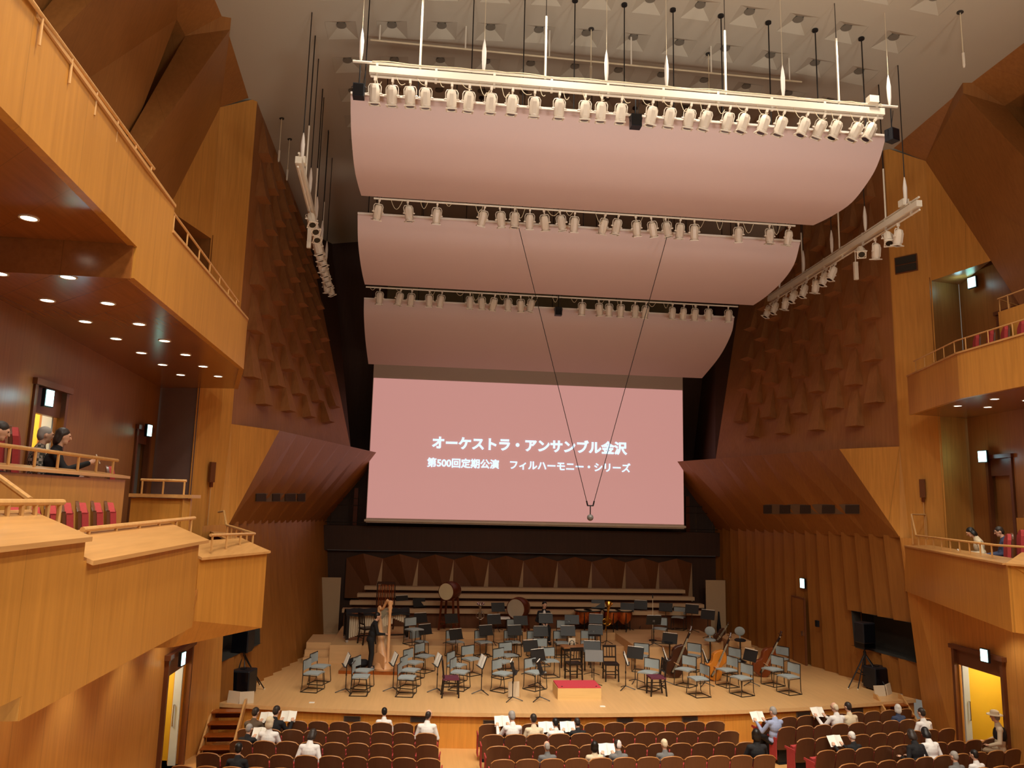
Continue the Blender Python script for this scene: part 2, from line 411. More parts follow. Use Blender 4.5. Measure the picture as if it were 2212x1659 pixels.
def ledge(mb, p, q, z, s, w=.44, rise=.2, over=.05, t=.036):
    p, q = Vector(p), Vector(q); d = (q-p).normalized(); n = Vector((-d.y, d.x))
    if n.x*s < 0: n = -n
    a, b_ = p-n*over, q-n*over; c, e = q+n*w, p+n*w
    mb.add([(*a, z), (*b_, z), (*c, z+rise), (*e, z+rise), (*a, z-t), (*b_, z-t), (*c, z+rise-t), (*e, z+rise-t)], [[0, 1, 2, 3], [4, 7, 6, 5], [0, 4, 5, 1], [1, 5, 6, 2], [2, 6, 7, 3], [3, 7, 4, 0]])
WEDGE = {}
for s in (-1, 1):
    sd = 'left' if s < 0 else 'right'
    X = lambda x: s*x
    # lower wall with door
    dh = (12.15, 13.9)                   # door along the wall (Y 17.1 .. 18.85)
    holed_wall('wall_%s_lower' % sd, (X(9.35), 4.95), (X(9.3), 19.0), ZF, 5.05, [(dh[0], dh[1], ZF, 3.1)], 'wall_wood', (-s, 0), .3)
    mb = MB(); mb.poly((X(9.3), 19, ZF), (X(9.07+1.2*(.38 if s > 0 else -.12)), 20.5, ZF), (X(9.07), 20.5, 5.7), (X(9.3), 19, 5.7)); mb.poly((X(9.2), 20.5, 8.25), (X(9.07), 20.5, 5.7), (X(9.3), 20.35, 5.05), (X(9.22), 20.47, 8.25)); struct(mb, 'wall_%s_pier' % sd, 'wall_wood', fix=False)
    # stage side wall: tall boards with dark joints, a dark niche near the front; the wall leans a little
    N = 17; A = Vector((9.07, 20.5)); B = Vector((8.02, 31.6)); nz0, nz1 = 2.35, 3.4
    def sw(u, z, o=0):
        p = A.lerp(B, u); f = (5.6-z)/4.25
        e = (.38*max(0, 1-u*2) if s > 0 else -.12-.55*min(1, u*2)*(1-max(0, u-.5)*1.2))*f
        return (X(p.x+e+o), p.y, z)
    mb = MB(); mb.poly(sw(0, ZS, .3) , sw(.22, ZS, .3), sw(.22, nz0, .3), sw(0, nz0, .3)); mb.poly(sw(0, nz1, .3), sw(.22, nz1, .3), sw(.22, 5.75, .3), sw(0, 5.75, .3)); mb.poly(sw(.22, ZS, .3), sw(1, ZS, .3), sw(1, 5.75, .3), sw(.22, 5.75, .3))
    for k in range(N):
        u0, u1 = k/N, (k+1)/N-.004
        for z0, z1 in (((ZS, nz0), (nz1, 5.75)) if k < 4 else ((ZS, 5.75),)):
            mb.poly(sw(u0, z0, .13), sw(u1, z0, -.05), sw(u1, z1, -.05), sw(u0, z1, .13)); mb.poly(sw(u1, z0, -.05), sw(u1, z1, -.05), sw(u1, z1, .3), sw(u1, z0, .3))
    mb.poly(sw(0, ZF), sw(0, ZF, .6), sw(0, 5.75, .6), sw(0, 5.75))
    struct(mb, 'wall_%s_stage' % sd, 'stage_wall_wood', fix=False)
    mb = MB(); u1 = .222
    for (p, q) in (((0, 0), (0, .7)), ((0, .7), (u1, .7)), ((u1, .7), (u1, 0))): mb.poly(sw(p[0], nz0, p[1]), sw(q[0], nz0, q[1]), sw(q[0], nz1, q[1]), sw(p[0], nz1, p[1]))
    for z in (nz0, nz1): mb.poly(sw(0, z), sw(0, z, .7), sw(u1, z, .7), sw(u1, z))
    struct(mb, 'window_%s' % ('1' if s < 0 else '2'), 'ceiling_hole', fix=False)
    # canted reflector wall over the stage side, its lit end face and top shelf
    P1, P2, P3 = Vector((X(9.2), 20.5, 8.25)), Vector((X(9.07), 20.5, 5.7)), Vector((X(8.27), 22.06, 8.25))
    T2, B2 = Vector((X(5.95), 31.5, 8.25)), Vector((X(8.05), 31.5, 5.5))
    rows = [[P2.lerp(B2, i/8) for i in range(9)], [P3.lerp(T2, i/8) for i in range(9)]]
    mb = MB(); mb.grid(rows); struct(mb, 'wall_%s_canted' % sd, 'stage_wall_wood', fix=False); WEDGE[s] = (P2, B2, P3, T2)
    mb = MB(); mb.poly(P1, P3, P2); struct(mb, 'wall_%s_canted_end' % sd, 'wall_wood', fix=False)
    mb = MB(); mb.poly(P1, P3, T2, (X(9.4), 31.5, 8.25)); struct(mb, 'trim_%d' % (3 if s < 0 else 4), 'dark_wall_wood', fix=False)
    # upper stage wall with shingle-like wooden wedges
    N0, N1, F0, F1 = Vector((X(9.2), 20.5, 8.2)), Vector((X(9.2), 20.5, 17.4)), Vector((X(6.9), 28.6, 8.2)), Vector((X(9.4), 31.0, 17.3))
    def tw(u, v): return N0.lerp(F0, u).lerp(N1.lerp(F1, u), v)
    def tn(u, v):
        e = 1e-3; n = (tw(u+e, v)-tw(u, v)).cross(tw(u, v+e)-tw(u, v)).normalized(); return n if n.x*s < 0 else -n
    mb = MB(); mb.grid([[tw(u/10, v/10) for u in range(11)] for v in range(11)])
    nc, nr = 9, 7
    for c in range(nc):
        for r_ in range(nr+1):
            u0 = .05+c*.094; vc = (r_+(.5 if c % 2 else 0))/nr*.97+.01
            vt, vb = vc+.132, vc
            if vb < .02 or vt > 1.0: continue
            wv = .056 if c % 2 else .06
            tl, tr = tw(u0+wv*.5, vt), tw(u0+wv*.98, vt); bl, br = tw(u0, vb), tw(u0+wv, vb); nn = tn(u0, vb)*.3
            mb.add([tl, tr, br, bl, br+nn, bl+nn], [[0, 1, 4, 5], [5, 4, 2, 3], [0, 5, 3], [1, 2, 4]])
    struct(mb, 'wall_%s_upper_stage' % sd, 'scale_wood', fix=False)
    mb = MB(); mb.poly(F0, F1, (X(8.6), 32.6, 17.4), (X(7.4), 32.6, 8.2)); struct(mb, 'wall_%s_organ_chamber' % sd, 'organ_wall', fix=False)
    # return walls between boxes and stage, on both seating levels
    mb = MB(); mb.poly((X(9.2), 20.5, 5.05), (X(9.85), 19.6, 5.05), (X(9.85), 19.6, 12.9), (X(9.91), 19.62, 16.5), (X(9.2), 20.5, 17.3)); mb.poly((X(9.85), 19.6, 12.9), (X(10.4), 17.975, 13.0), (X(9.91), 19.62, 16.5)); struct(mb, 'wall_%s_return' % sd, 'wall_wood', fix=False)
    mb = MB(); mb.poly((X(9.8), 19.62, 5.05), (X(10.85), 19.85, 5.05), (X(10.85), 19.85, 9.05), (X(9.8), 19.62, 9.05)); struct(mb, 'wall_%s_gloss' % sd, 'grey_gloss' if s < 0 else 'wall_wood', fix=False)
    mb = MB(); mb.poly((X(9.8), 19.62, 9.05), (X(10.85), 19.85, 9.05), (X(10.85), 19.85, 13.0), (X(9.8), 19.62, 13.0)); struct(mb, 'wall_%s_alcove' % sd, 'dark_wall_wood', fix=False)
    # faceted upper side wall
    E = lambda k, z: Vector((X(9.02+.18*(16.9-z)), 16.75-3.6*k-.56*(16.9-z), z))
    Bv = lambda k, z: Vector((X(9.91+.14*(16.5-z)), 19.62-.47*(16.5-z), z)) if k == 0 else Vector((X(9.86+.1*(16.5-z)), 16.45-3.6*(k-1)-.28*(16.5-z), z))
    mb = MB(); zt, zb = 16.5, 12.9; D_ = (X(9.85), 19.6, zb)
    mb.poly(D_, Bv(0, 13.0), (X(10.85), 19.8, zb), (X(9.8), 19.64, zb))
    g = Vector((0, -.6, 0)); dp = Vector((X(.8), 0, 0)); et = lambda k: Vector((X(9.0), 16.75-3.6*k, 17.4))
    mb.poly((X(9.2), 20.5, 17.4), Bv(0, zt), et(0))
    for k in range(4):
        e1, e2 = et(k), E(k, 9.2); b1, b2 = Bv(k, zt), Bv(k, 9.2)
        if k: b1 = b1+g; b2 = b2+g
        nb1, nb2 = Bv(k+1, zt), Bv(k+1, 9.2); em = E(k, 16.95)
        mb.poly(b1, b2, e2, em); mb.poly(b1, em, e1)
        mb.poly(em, e2, nb2, nb1); mb.poly(em, nb1, e1)                     # return lit from the hall
        mb.poly(nb1, nb2, nb2+dp, nb1+dp); mb.poly(nb1+dp, nb2+dp, nb2+dp+g, nb1+dp+g); mb.poly(nb1+dp+g, nb2+dp+g, nb2+g, nb1+g); mb.poly(nb1, nb1+dp, nb1+dp+g, nb1+g); mb.poly(e1, nb1, nb1+g, et(k+1))
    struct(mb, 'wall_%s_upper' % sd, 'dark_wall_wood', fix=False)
    mb = MB(); mb.poly((X(11.6), 2, 9), (X(11.6), 20, 9), (X(11.6), 20, 18), (X(11.6), 2, 18)); struct(mb, 'wall_%s_outer' % sd, 'dark_wall_wood', fix=False)
    # rear wall of the mid-level boxes with two doorways; a plain one above on the top level
    p0, p1 = (X(wall_x(3)), 3), (X(wall_x(19.8)), 19.8); Lw = math.hypot(p1[0]-p0[0], p1[1]-p0[1])
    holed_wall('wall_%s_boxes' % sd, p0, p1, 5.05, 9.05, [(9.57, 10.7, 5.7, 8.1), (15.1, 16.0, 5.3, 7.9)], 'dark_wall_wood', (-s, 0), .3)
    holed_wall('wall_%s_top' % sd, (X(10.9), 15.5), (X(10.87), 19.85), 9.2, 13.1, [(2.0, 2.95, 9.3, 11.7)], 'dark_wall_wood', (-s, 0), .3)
    # ---------------- upper balcony
    t = thing('upper_balcony', 'upper side balcony on the %s with stepped wooden front' % sd, 'balcony', (X(8), 16.3, 9.02), 0, None, 'structure')
    def part(mb, n, m_, **k): o = mb.build(n, m_, t, **k); o.matrix_parent_inverse = Matrix.Translation(-Vector(t.location)); return o
    mb = MB(); parapet(mb, (X(8.01), 16.3), (X(7.86), 10.9), 9.02, 10.08, .1, s); parapet(mb, (X(7.86), 10.9), (X(7.82), 9.6), 9.02, 10.45, .1, s)
    parapet(mb, (X(7.82), 9.6), (X(7.66), 6.5), 9.42, 10.45, .1, s); parapet(mb, (X(7.66), 6.5), (X(7.4), 1.5), 9.42, 10.5, .1, s)
    parapet(mb, (X(8.85), 19.45), (X(8.01), 16.3), 9.02, 10.08, .1, s); part(mb, 'parapet', 'parapet_wood')
    mb = MB()
    for a, b_, z in (((8.85, 19.45), (8.01, 16.3), 10.08), ((8.01, 16.3), (7.86, 10.9), 10.08), ((7.86, 10.9), (7.66, 6.5), 10.45), ((7.66, 6.5), (7.4, 1.5), 10.5)):
        ledge(mb, (X(a[0]), a[1]), (X(b_[0]), b_[1]), z+.03, s, .22, .0, .02, .04)
    part(mb, 'ledge', 'ledge_wood')
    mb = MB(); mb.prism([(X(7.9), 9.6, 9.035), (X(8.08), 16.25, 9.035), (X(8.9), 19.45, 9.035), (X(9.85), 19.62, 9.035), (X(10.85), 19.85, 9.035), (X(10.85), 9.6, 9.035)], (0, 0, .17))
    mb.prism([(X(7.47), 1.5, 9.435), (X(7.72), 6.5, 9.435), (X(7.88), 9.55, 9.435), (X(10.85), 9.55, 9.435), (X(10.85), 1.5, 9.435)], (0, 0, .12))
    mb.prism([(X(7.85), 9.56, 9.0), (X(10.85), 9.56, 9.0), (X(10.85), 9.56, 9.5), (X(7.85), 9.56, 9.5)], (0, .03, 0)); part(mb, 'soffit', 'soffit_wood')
    mb = MB(); parapet(mb, (X(9.05), 16.2), (X(8.98), 9.7), 9.2, 11.1, .1, s); parapet(mb, (X(8.98), 9.7), (X(8.9), 6), 9.58, 11.1, .1, s); parapet(mb, (X(10.8), 17.1), (X(9.05), 16.2), 9.2, 11.1, .1, s); part(mb, 'rear_parapet', 'parapet_wood')
    # ---------------- mid balcony (boxes)
    t = thing('box_balcony', 'mid-level box balcony on the %s with stepped wooden fronts' % sd, 'balcony', (X(6.8), 13.7, 4.25), 0, None, 'structure')
    mb = MB(); parapet(mb, (X(6.8), 1.5), (X(6.8), 5.76), 5.04, 6.06, .12, s); parapet(mb, (X(6.8), 5.76), (X(6.8), 6.5), 4.88, 6.06, .12, s); parapet(mb, (X(6.8), 6.5), (X(6.8), 9.66), 4.88, 5.87, .12, s)
    parapet(mb, (X(6.8), 9.66), (X(7.9), 9.8), 4.88, 5.87, .1, s)
    mb.prism([(X(7.42), 12.0, 5.5), (X(6.77), 13.65, 5.5), (X(6.77), 13.65, 4.25), (X(7.65), 11.9, 4.25), (X(7.42), 12.0, 4.6)], (X(.1), .05, 0))
    mb.prism([(X(7.65), 11.9, 4.25), (X(7.42), 12.0, 4.6), (X(7.42), 12, 4.9), (X(9.3), 11.4, 4.9), (X(9.3), 11.4, 4.25)], (0, .1, 0))
    mb.prism([(X(6.803), 5.745, 4.883), (X(6.803), 5.745, 5.05), (X(9.3), 5.745, 5.05), (X(9.3), 5.745, 4.883)], (0, .045, 0))
    parapet(mb, (X(9.15), 20.5), (X(6.77), 13.65), 4.25, 5.5, .12, s); part(mb, 'parapet', 'parapet_wood')
    mb = MB(); ledge(mb, (X(6.8), 1.5), (X(6.8), 6.5), 6.06, s); ledge(mb, (X(6.8), 6.56), (X(6.8), 9.9), 5.87, s); ledge(mb, (X(7.42), 12.0), (X(6.77), 13.65), 5.5, s, .5)
    ledge(mb, (X(9.1), 20.3), (X(6.77), 13.7), 5.5, s, .4, .06); part(mb, 'ledge', 'ledge_wood')
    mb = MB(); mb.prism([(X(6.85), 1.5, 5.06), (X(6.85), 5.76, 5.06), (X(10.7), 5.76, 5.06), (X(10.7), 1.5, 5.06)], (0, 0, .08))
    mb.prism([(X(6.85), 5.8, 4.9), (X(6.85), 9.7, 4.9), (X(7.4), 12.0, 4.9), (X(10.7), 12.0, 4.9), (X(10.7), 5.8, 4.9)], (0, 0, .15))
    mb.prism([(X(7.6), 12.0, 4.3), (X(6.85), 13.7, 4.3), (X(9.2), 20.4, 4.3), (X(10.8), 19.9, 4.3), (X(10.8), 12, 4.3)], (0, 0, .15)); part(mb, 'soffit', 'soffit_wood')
    # rear row: raised floor with its own front
    mb = MB(); parapet(mb, (X(8.6), 1.5), (X(8.6), 12.1), 5.1, 6.6, .12, s); parapet(mb, (X(8.6), 12.1), (X(10.2), 12.4), 5.1, 6.6, .12, s)
    parapet(mb, (X(8.36), 14.5), (X(8.95), 16.0), 4.45, 6.34, .1, s); parapet(mb, (X(9.35), 14.5), (X(8.33), 14.5), 4.45, 6.34, .1, s); part(mb, 'rear_parapet', 'parapet_wood')
    mb = MB(); ledge(mb, (X(8.6), 1.5), (X(8.6), 12.15), 6.66, s, .4, .06); mb.box((X(8.83), 14.7, 6.38), (1.08, .56, .06)); part(mb, 'rear_ledge', 'ledge_wood')
    mb = MB(); mb.box((X(9.6), 6.8, 5.62), (1.9, 10.6, .12)); part(mb, 'rear_floor', 'stalls_floor')
# small lobbies behind the open doors
def lobby(name, c, s, h, w, power, yellow='yellow_wall'):
    mb = MB(); x0 = c[0]; x1 = c[0]+s*1.3
    mb.poly((x1, c[1]-w, c[2]), (x1, c[1]+w, c[2]), (x1, c[1]+w, c[2]+h), (x1, c[1]-w, c[2]+h))
    mb.poly((x0, c[1]-w, c[2]), (x1, c[1]-w, c[2]), (x1, c[1]-w, c[2]+h), (x0, c[1]-w, c[2]+h)); mb.poly((x0, c[1]+w, c[2]), (x1, c[1]+w, c[2]), (x1, c[1]+w, c[2]+h), (x0, c[1]+w, c[2]+h))
    mb.poly((x0, c[1]-w, c[2]+h), (x1, c[1]-w, c[2]+h), (x1, c[1]+w, c[2]+h), (x0, c[1]+w, c[2]+h)); mb.poly((x0, c[1]-w, c[2]), (x1, c[1]-w, c[2]), (x1, c[1]+w, c[2]), (x0, c[1]+w, c[2]))
    struct(mb, name, yellow, fix=False)
    if power:
        l = bpy.data.lights.new('lobby_light', 'POINT'); l.energy = power; l.color = (1, .96, .88); l.shadow_soft_size = .15
        o = bpy.data.objects.new('lobby_light', l); COL.objects.link(o); o.location = (c[0]+s*.75, c[1], c[2]+h-.3)
lobby('wall_lobby_left', (-9.6, 18.0, ZF), -1, 2.6, 1.1, 55); lobby('wall_lobby_right', (9.6, 18.0, ZF), 1, 2.6, 1.1, 55)
lobby('wall_lobby_box_left', (-10.6, 13.12, 5.7), -1, 2.4, .9, 60); lobby('wall_lobby_box_right', (10.6, 13.12, 5.7), 1, 2.4, .9, 10)
lobby('wall_lobby_end_left', (-11.0, 18.55, 5.3), -1, 2.6, .7, 0, 'door_grey'); lobby('wall_lobby_end_right', (11.0, 18.55, 5.3), 1, 2.6, .7, 0, 'door_grey')
lobby('wall_lobby_top_left', (-11.2, 18.0, 9.3), -1, 2.4, .7, 0, 'door_grey'); lobby('wall_lobby_top_right', (11.2, 18.0, 9.3), 1, 2.4, .7, 0, 'door_grey')
# doors: frames, lintels, leaves
def door(n, x, y0, y1, z0, z1, s, lintel, leaf=None, opened=True):
    mb = MB(); f = .09
    mb.box((x-s*.02, y0+f/2, (z0+z1)/2), (.12, f, z1-z0)); mb.box((x-s*.02, y1-f/2, (z0+z1)/2), (.12, f, z1-z0)); mb.box((x-s*.04, (y0+y1)/2, z1), (.16, y1-y0+.1, .1))
    mb.box((x+s*.05, (y0+y1)/2, z1-lintel/2-.05), (.1, y1-y0-2*f, lintel)); o = struct(mb, 'door_%d' % n, 'door_frame')
    if opened:
        for yy, dy in (((y0+f+.03, 1), (y1-f-.03, -1)) if n == 2 else ((y1-f-.03, -1),)):
            mb = MB(); mb.box((x+s*.16, yy+dy*.02, (z0+z1-lintel)/2), (.16, .05, z1-lintel-z0-.04)); mb.build('door_leaf', 'door_white', o)
            mb = MB(); mb.tube([(x+s*.2, yy+dy*.03, z0+.85), (x+s*.2, yy+dy*.08, z0+.85), (x+s*.2, yy+dy*.08, z0+1.3), (x+s*.2, yy+dy*.03, z0+1.3)], .012); mb.build('door_handle', 'silver', o)
    elif leaf:
        mb = MB(); mb.box((x+s*.14, (y0+y1)/2, (z0+z1-lintel)/2), (.05, y1-y0-2*f, z1-lintel-z0-.02)); mb.build('door_leaf', leaf, o)
        mb = MB(); mb.tube([(x+s*.11, y0+.25, z0+.9), (x+s*.06, y0+.25, z0+.9), (x+s*.06, y0+.25, z0+1.25), (x+s*.11, y0+.25, z0+1.25)], .012); mb.build('door_handle', 'silver', o)
    return o
door(1, -9.3, 17.1, 18.85, ZF, 3.1, -1, .38); door(2, 9.3, 17.1, 18.85, ZF, 3.1, 1, .38)
door(3, -wall_x(13.15), 12.55, 13.7, 5.7, 8.1, -1, .42); door(4, wall_x(13.15), 12.55, 13.7, 5.7, 8.1, 1, .42, 'dark_wall_wood', False)
door(5, -wall_x(18.55), 18.08, 19.0, 5.3, 7.9, -1, .3, 'door_grey', False); door(6, wall_x(18.55), 18.08, 19.0, 5.3, 7.9, 1, .45, 'dark_wall_wood', False)
door(7, 10.89, 17.5, 18.45, 9.3, 11.7, 1, .4, 'dark_wall_wood', False)
# exit signs
def exit_sign(p, yaw, label, w=.18, h=.25):
    t = thing('exit_sign', label, 'exit sign', p, yaw, 'exit signs')
    mb = MB(); mb.box((0, .03, 0), (w+.04, .06, h+.04)); mb.build('housing', 'black_plastic', t)
    mb = MB(); mb.box((0, -.006, 0), (w, .012, h)); mb.build('face', 'exit_glow', t)
    mb = MB(); mb.box((-.03, -.016, .0), (.05, .008, .1), M=Matrix.Rotation(R(18), 3, 'Y')); mb.ball((.005, -.016, .085), (.024, .006, .024), 10)
    mb.bar((-.04, -.016, -.04), (-.09, -.016, -.1), .022, .006); mb.bar((-.03, -.016, -.04), (.03, -.016, -.09), .022, .006); mb.bar((.0, -.016, .04), (.06, -.016, .01), .018, .006)
    mb.build('pictogram', 'exit_green', t); return t
def exl(p, c, pw=3.5):
    l = bpy.data.lights.new('exit_sign_light', 'POINT'); l.energy = pw; l.color = (.45, .9, 1); l.shadow_soft_size = .1
    o = bpy.data.objects.new('exit_sign_light', l); COL.objects.link(o); o.location = p
p = at_x(107, 860, -10.14); exit_sign(p, R(82), 'exit sign over the lit yellow doorway of the left boxes'); exl(p+Vector((.3, -.1, 0)), 0)
p = at_x(323, 930, -10.5); exit_sign(p, R(82), 'exit sign beside the grey glossy panel at the far left box')
p = at_x(396, 1423, -9.08); exit_sign(p, R(85), 'exit sign over the open door below the left balcony'); 
p = at_x(598, 1251, -8.6); exit_sign(p, R(84), 'exit sign above the dark stage door on the left', .2, .26)
p = at_x(1733, 1260, 8.56); exit_sign(p, R(-84), 'exit sign above the stage door on the right', .22, .3)
p = at_x(2126, 1416, 9.08); exit_sign(p, R(-85), 'exit sign over the open yellow doorway on the right', .2, .27)
p = at_x(2122, 986, 10.45); exit_sign(p, R(-80), 'exit sign over the far right box doorway', .24, .28); exl(p+Vector((-.3, .1, 0)), 0)
p = at_x(2099, 610, 10.68); exit_sign(p, R(-80), 'exit sign in the right upper balcony alcove', .24, .28); exl(p+Vector((-.3, .1, 0)), 0)
# stage door outlines
for s, n in ((-1, 8), (1, 9)):
    mb = MB(); xx = 8.5; y0, y1 = 25.1, 25.95
    for y in (y0, y1): mb.box((s*(xx+.03), y, 2.4), (.06, .05, 2.1))
    mb.box((s*(xx+.03), (y0+y1)/2, 3.47), (.06, y1-y0+.05, .06)); o = struct(mb, 'door_%d' % n, 'door_frame')
    mb = MB(); mb.box((s*(xx+.02), (y0+y1)/2, 2.4), (.04, y1-y0-.05, 2.08)); mb.build('door_leaf', 'stage_wall_wood', o)
    mb = MB(); mb.box((s*(xx-.03), y0+.12, 2.35), (.05, .05, .14)); mb.build('door_handle', 'silver', o)
# vent strips on the canted walls
def to_px(P): d = Vector(P)-CAM; z = d.dot(CF); return 1106+FPX*d.dot(CR)/z, 829.5-FPX*d.dot(CU)/z
for s in (-1, 1):
    P2, B2, P3, T2 = WEDGE[s]
    sheet = lambda u, v: P2.lerp(B2, u).lerp(P3.lerp(T2, u), v)
    def on_sheet(px, py):
        u, v, st = .2, .3, .2
        f = lambda a, b: (lambda q: (q[0]-px)**2+(q[1]-py)**2)(to_px(sheet(a, b)))
        while st > 1e-5:
            c = min(((u+i*st, v+j*st) for i in (-1, 0, 1) for j in (-1, 0, 1)), key=lambda e: f(*e))
            if c == (u, v): st *= .5
            u, v = c
        return u, v
    x0, y0, x1, y1 = (1651, 1089, 1858, 1110) if s > 0 else (550, 1065, 659, 1083)
    (ua, va), (ub, vb), (uc, vc), (ud, vd) = on_sheet(x0, y0), on_sheet(x1, y0), on_sheet(x1, y1), on_sheet(x0, y1)
    def vp(t_, w_, o): 
        u = (ua+(ub-ua)*t_)*(1-w_)+(ud+(uc-ud)*t_)*w_; v = (va+(vb-va)*t_)*(1-w_)+(vd+(vc-vd)*t_)*w_; e = 1e-3
        n = (sheet(u+e, v)-sheet(u, v)).cross(sheet(u, v+e)-sheet(u, v)).normalized(); n = -n if n.x*s > 0 else n
        return sheet(u, v)+n*o
    a = vp(0, 0, 0); t = thing('ventilation_strip', 'horizontal strip of square vents on the %s canted wall' % ('left' if s < 0 else 'right'), 'vent', a, 0, 'vents on the canted walls')
    def sheet_box(name, mat, t0, t1, w0, w1, o0, o1):
        mb = MB(); mb.shell([[vp(t0+(t1-t0)*i/6, w, o0) for i in range(7)] for w in (w0, w1)], lambda p: (vp(.5, .5, 1)-vp(.5, .5, 0))*(o1-o0)); o = mb.build(name, mat, t); o.matrix_parent_inverse = Matrix.Translation(-Vector(a))
    sheet_box('plate', 'vent_metal', 0, 1, 0, 1, .01, .03)
    cells = [(.0, .1), (.2, .32), (.43, .54), (.66, .78), (.88, 1.0)] if s > 0 else [(.0, .17), (.29, .43), (.53, .75), (.8, .97)]
    for t0, t1 in cells: sheet_box('grille', 'vent_dark', t0, t1, .06, .9, .03, .05)
# dark intake grille on the right upper wall
n_ = Vector((-.81, -.585, 0)); d = ray(1958, 571); p = CAM+d*((Vector((9.2, 20.5, 13))-CAM).dot(n_)/d.dot(n_)); t = thing('wall_grille', 'dark two-tier louvred grille on the right upper wall', 'vent', p+n_*.02, R(-54))
mb = MB(); mb.box((0, 0, 0), (.62, .04, .5)); mb.build('frame', 'door_frame', t)
for k in (-1, 1):
    mb = MB(); mb.box((0, -.03, k*.12), (.56, .03, .2)); mb.build('louvre', 'ceiling_hole', t)
# ================================================================== OVER THE STAGE
def smooth_profile(p, n=5):
    out = []
    for i in range(len(p)-1):
        a, b_, c, d = p[max(i-1, 0)], p[i], p[i+1], p[min(i+2, len(p)-1)]
        for k in range(n):
            t = k/n
            out.append(tuple(.5*((2*b_[q])+(-a[q]+c[q])*t+(2*a[q]-5*b_[q]+4*c[q]-d[q])*t*t+(-a[q]+3*b_[q]-3*c[q]+d[q])*t**3) for q in (0, 1)))
    return out+[p[-1]]
REFL = [([(15.62, 14.93), (15.89, 14.53), (16.29, 14.24), (17.12, 13.97), (18.11, 13.98), (19.03, 14.08)], 6.08, 'nearest and highest', 11),
        ([(20.15, 13.97), (20.54, 13.47), (21.29, 13.18), (22.41, 13.01), (23.4, 12.97)], 6.26, 'middle', 9),
        ([(25.42, 13.0), (25.71, 12.52), (26.82, 11.92), (28.67, 11.4)], 6.44, 'farthest and lowest', 9)]
for prof, hw, lab, nh in REFL:
    t = thing('acoustic_reflector', 'large curved pinkish-white sound reflector over the stage, %s of three' % lab, 'reflector', (0, prof[0][0], prof[0][1]), 0, 'sound reflectors')
    pf = smooth_profile(prof); y0, z0 = prof[0]
    rows = [[(-hw+2*hw*i/16, y-y0, z-z0) for i in range(17)] for y, z in pf]
    mb = MB(); mb.shell(rows, (0, .02, .07)); mb.build('panel', 'reflector_white', t, smooth=True)
    mb = MB(); mb.box((0, -.01, .055), (2*hw, .05, .05)); mb.build('edge_trim', 'reflector_edge', t)
    for k in range(nh):
        x = -hw+.25+(2*hw-.5)*k/(nh-1)
        mb = MB(); mb.tube([(x, .35, -.2), (x, .35, ceil_z(x)-z0+.02)], .014, 6); mb.lathe([(.07, ceil_z(x)-z0-.05), (.07, ceil_z(x)-z0)], 10, (x, .35, 0)); mb.build('suspension_cable', 'cable_black', t)
# spotlight: clamp, yoke, body, gel frame, lens
def make_spot(label, grp):
    t = thing('spotlight', label, 'spotlight', (0, 0, 0), 0, grp)
    mb = MB(); mb.box((0, 0, -.03), (.05, .06, .09)); mb.tube([(0, 0, -.07), (0, 0, -.13)], .018, 8); mb.build('clamp', 'fixture_cream', t)
    mb = MB(); mb.tube([(-.125, 0, -.36), (-.13, 0, -.2), (-.1, 0, -.145), (0, 0, -.13), (.1, 0, -.145), (.13, 0, -.2), (.125, 0, -.36)], .011, 6)
    for sx in (-1, 1): mb.tube([(sx*.095, 0, -.35), (sx*.16, 0, -.35)], .02, 8)
    mb.build('yoke', 'fixture_cream', t, smooth=True)
    M = Matrix.Rotation(R(8), 3, 'X'); c = (0, 0, -.36)
    mb = MB(); mb.lathe([(.05, .2), (.088, .18), (.112, .1), (.112, -.13), (.102, -.15), (.102, -.2)], 8, c, M@Matrix.Rotation(R(22.5), 3, 'Z'))
    mb.box(Vector(c)+M@Vector((0, -.108, -.02)), (.08, .012, .24), M=M); mb.box(Vector(c)+M@Vector((0, 0, .2)), (.07, .05, .03), M=M); mb.build('body', 'fixture_cream', t, smooth=True)
    mb = MB()
    for sx in (-1, 1): mb.box(Vector(c)+M@Vector((sx*.105, 0, -.2)), (.022, .22, .025), M=M)
    for sy in (-1, 1): mb.box(Vector(c)+M@Vector((0, sy*.1, -.2)), (.2, .022, .025), M=M)
    mb.build('gel_frame', 'cream_metal', t)
    mb = MB(); mb.lathe([(.082, -.203), (.082, -.199)], 16, c, M); mb.build('lens', 'lens_black', t)
    return t
SPOT = None
def spot(loc, rot, label, grp):
    global SPOT
    if SPOT is None: SPOT = make_spot(label, grp); SPOT.location = loc; SPOT.rotation_euler = rot; return SPOT
    return dup(SPOT, loc, 0, label, grp, rot)
def loop_cable(mb, a, b_, sag, r=.008):
    a, b_ = Vector(a), Vector(b_); mb.tube([a.lerp(b_, k/8)-Vector((0, 0, sag*math.sin(math.pi*k/8))) for k in range(9)], r, 5)
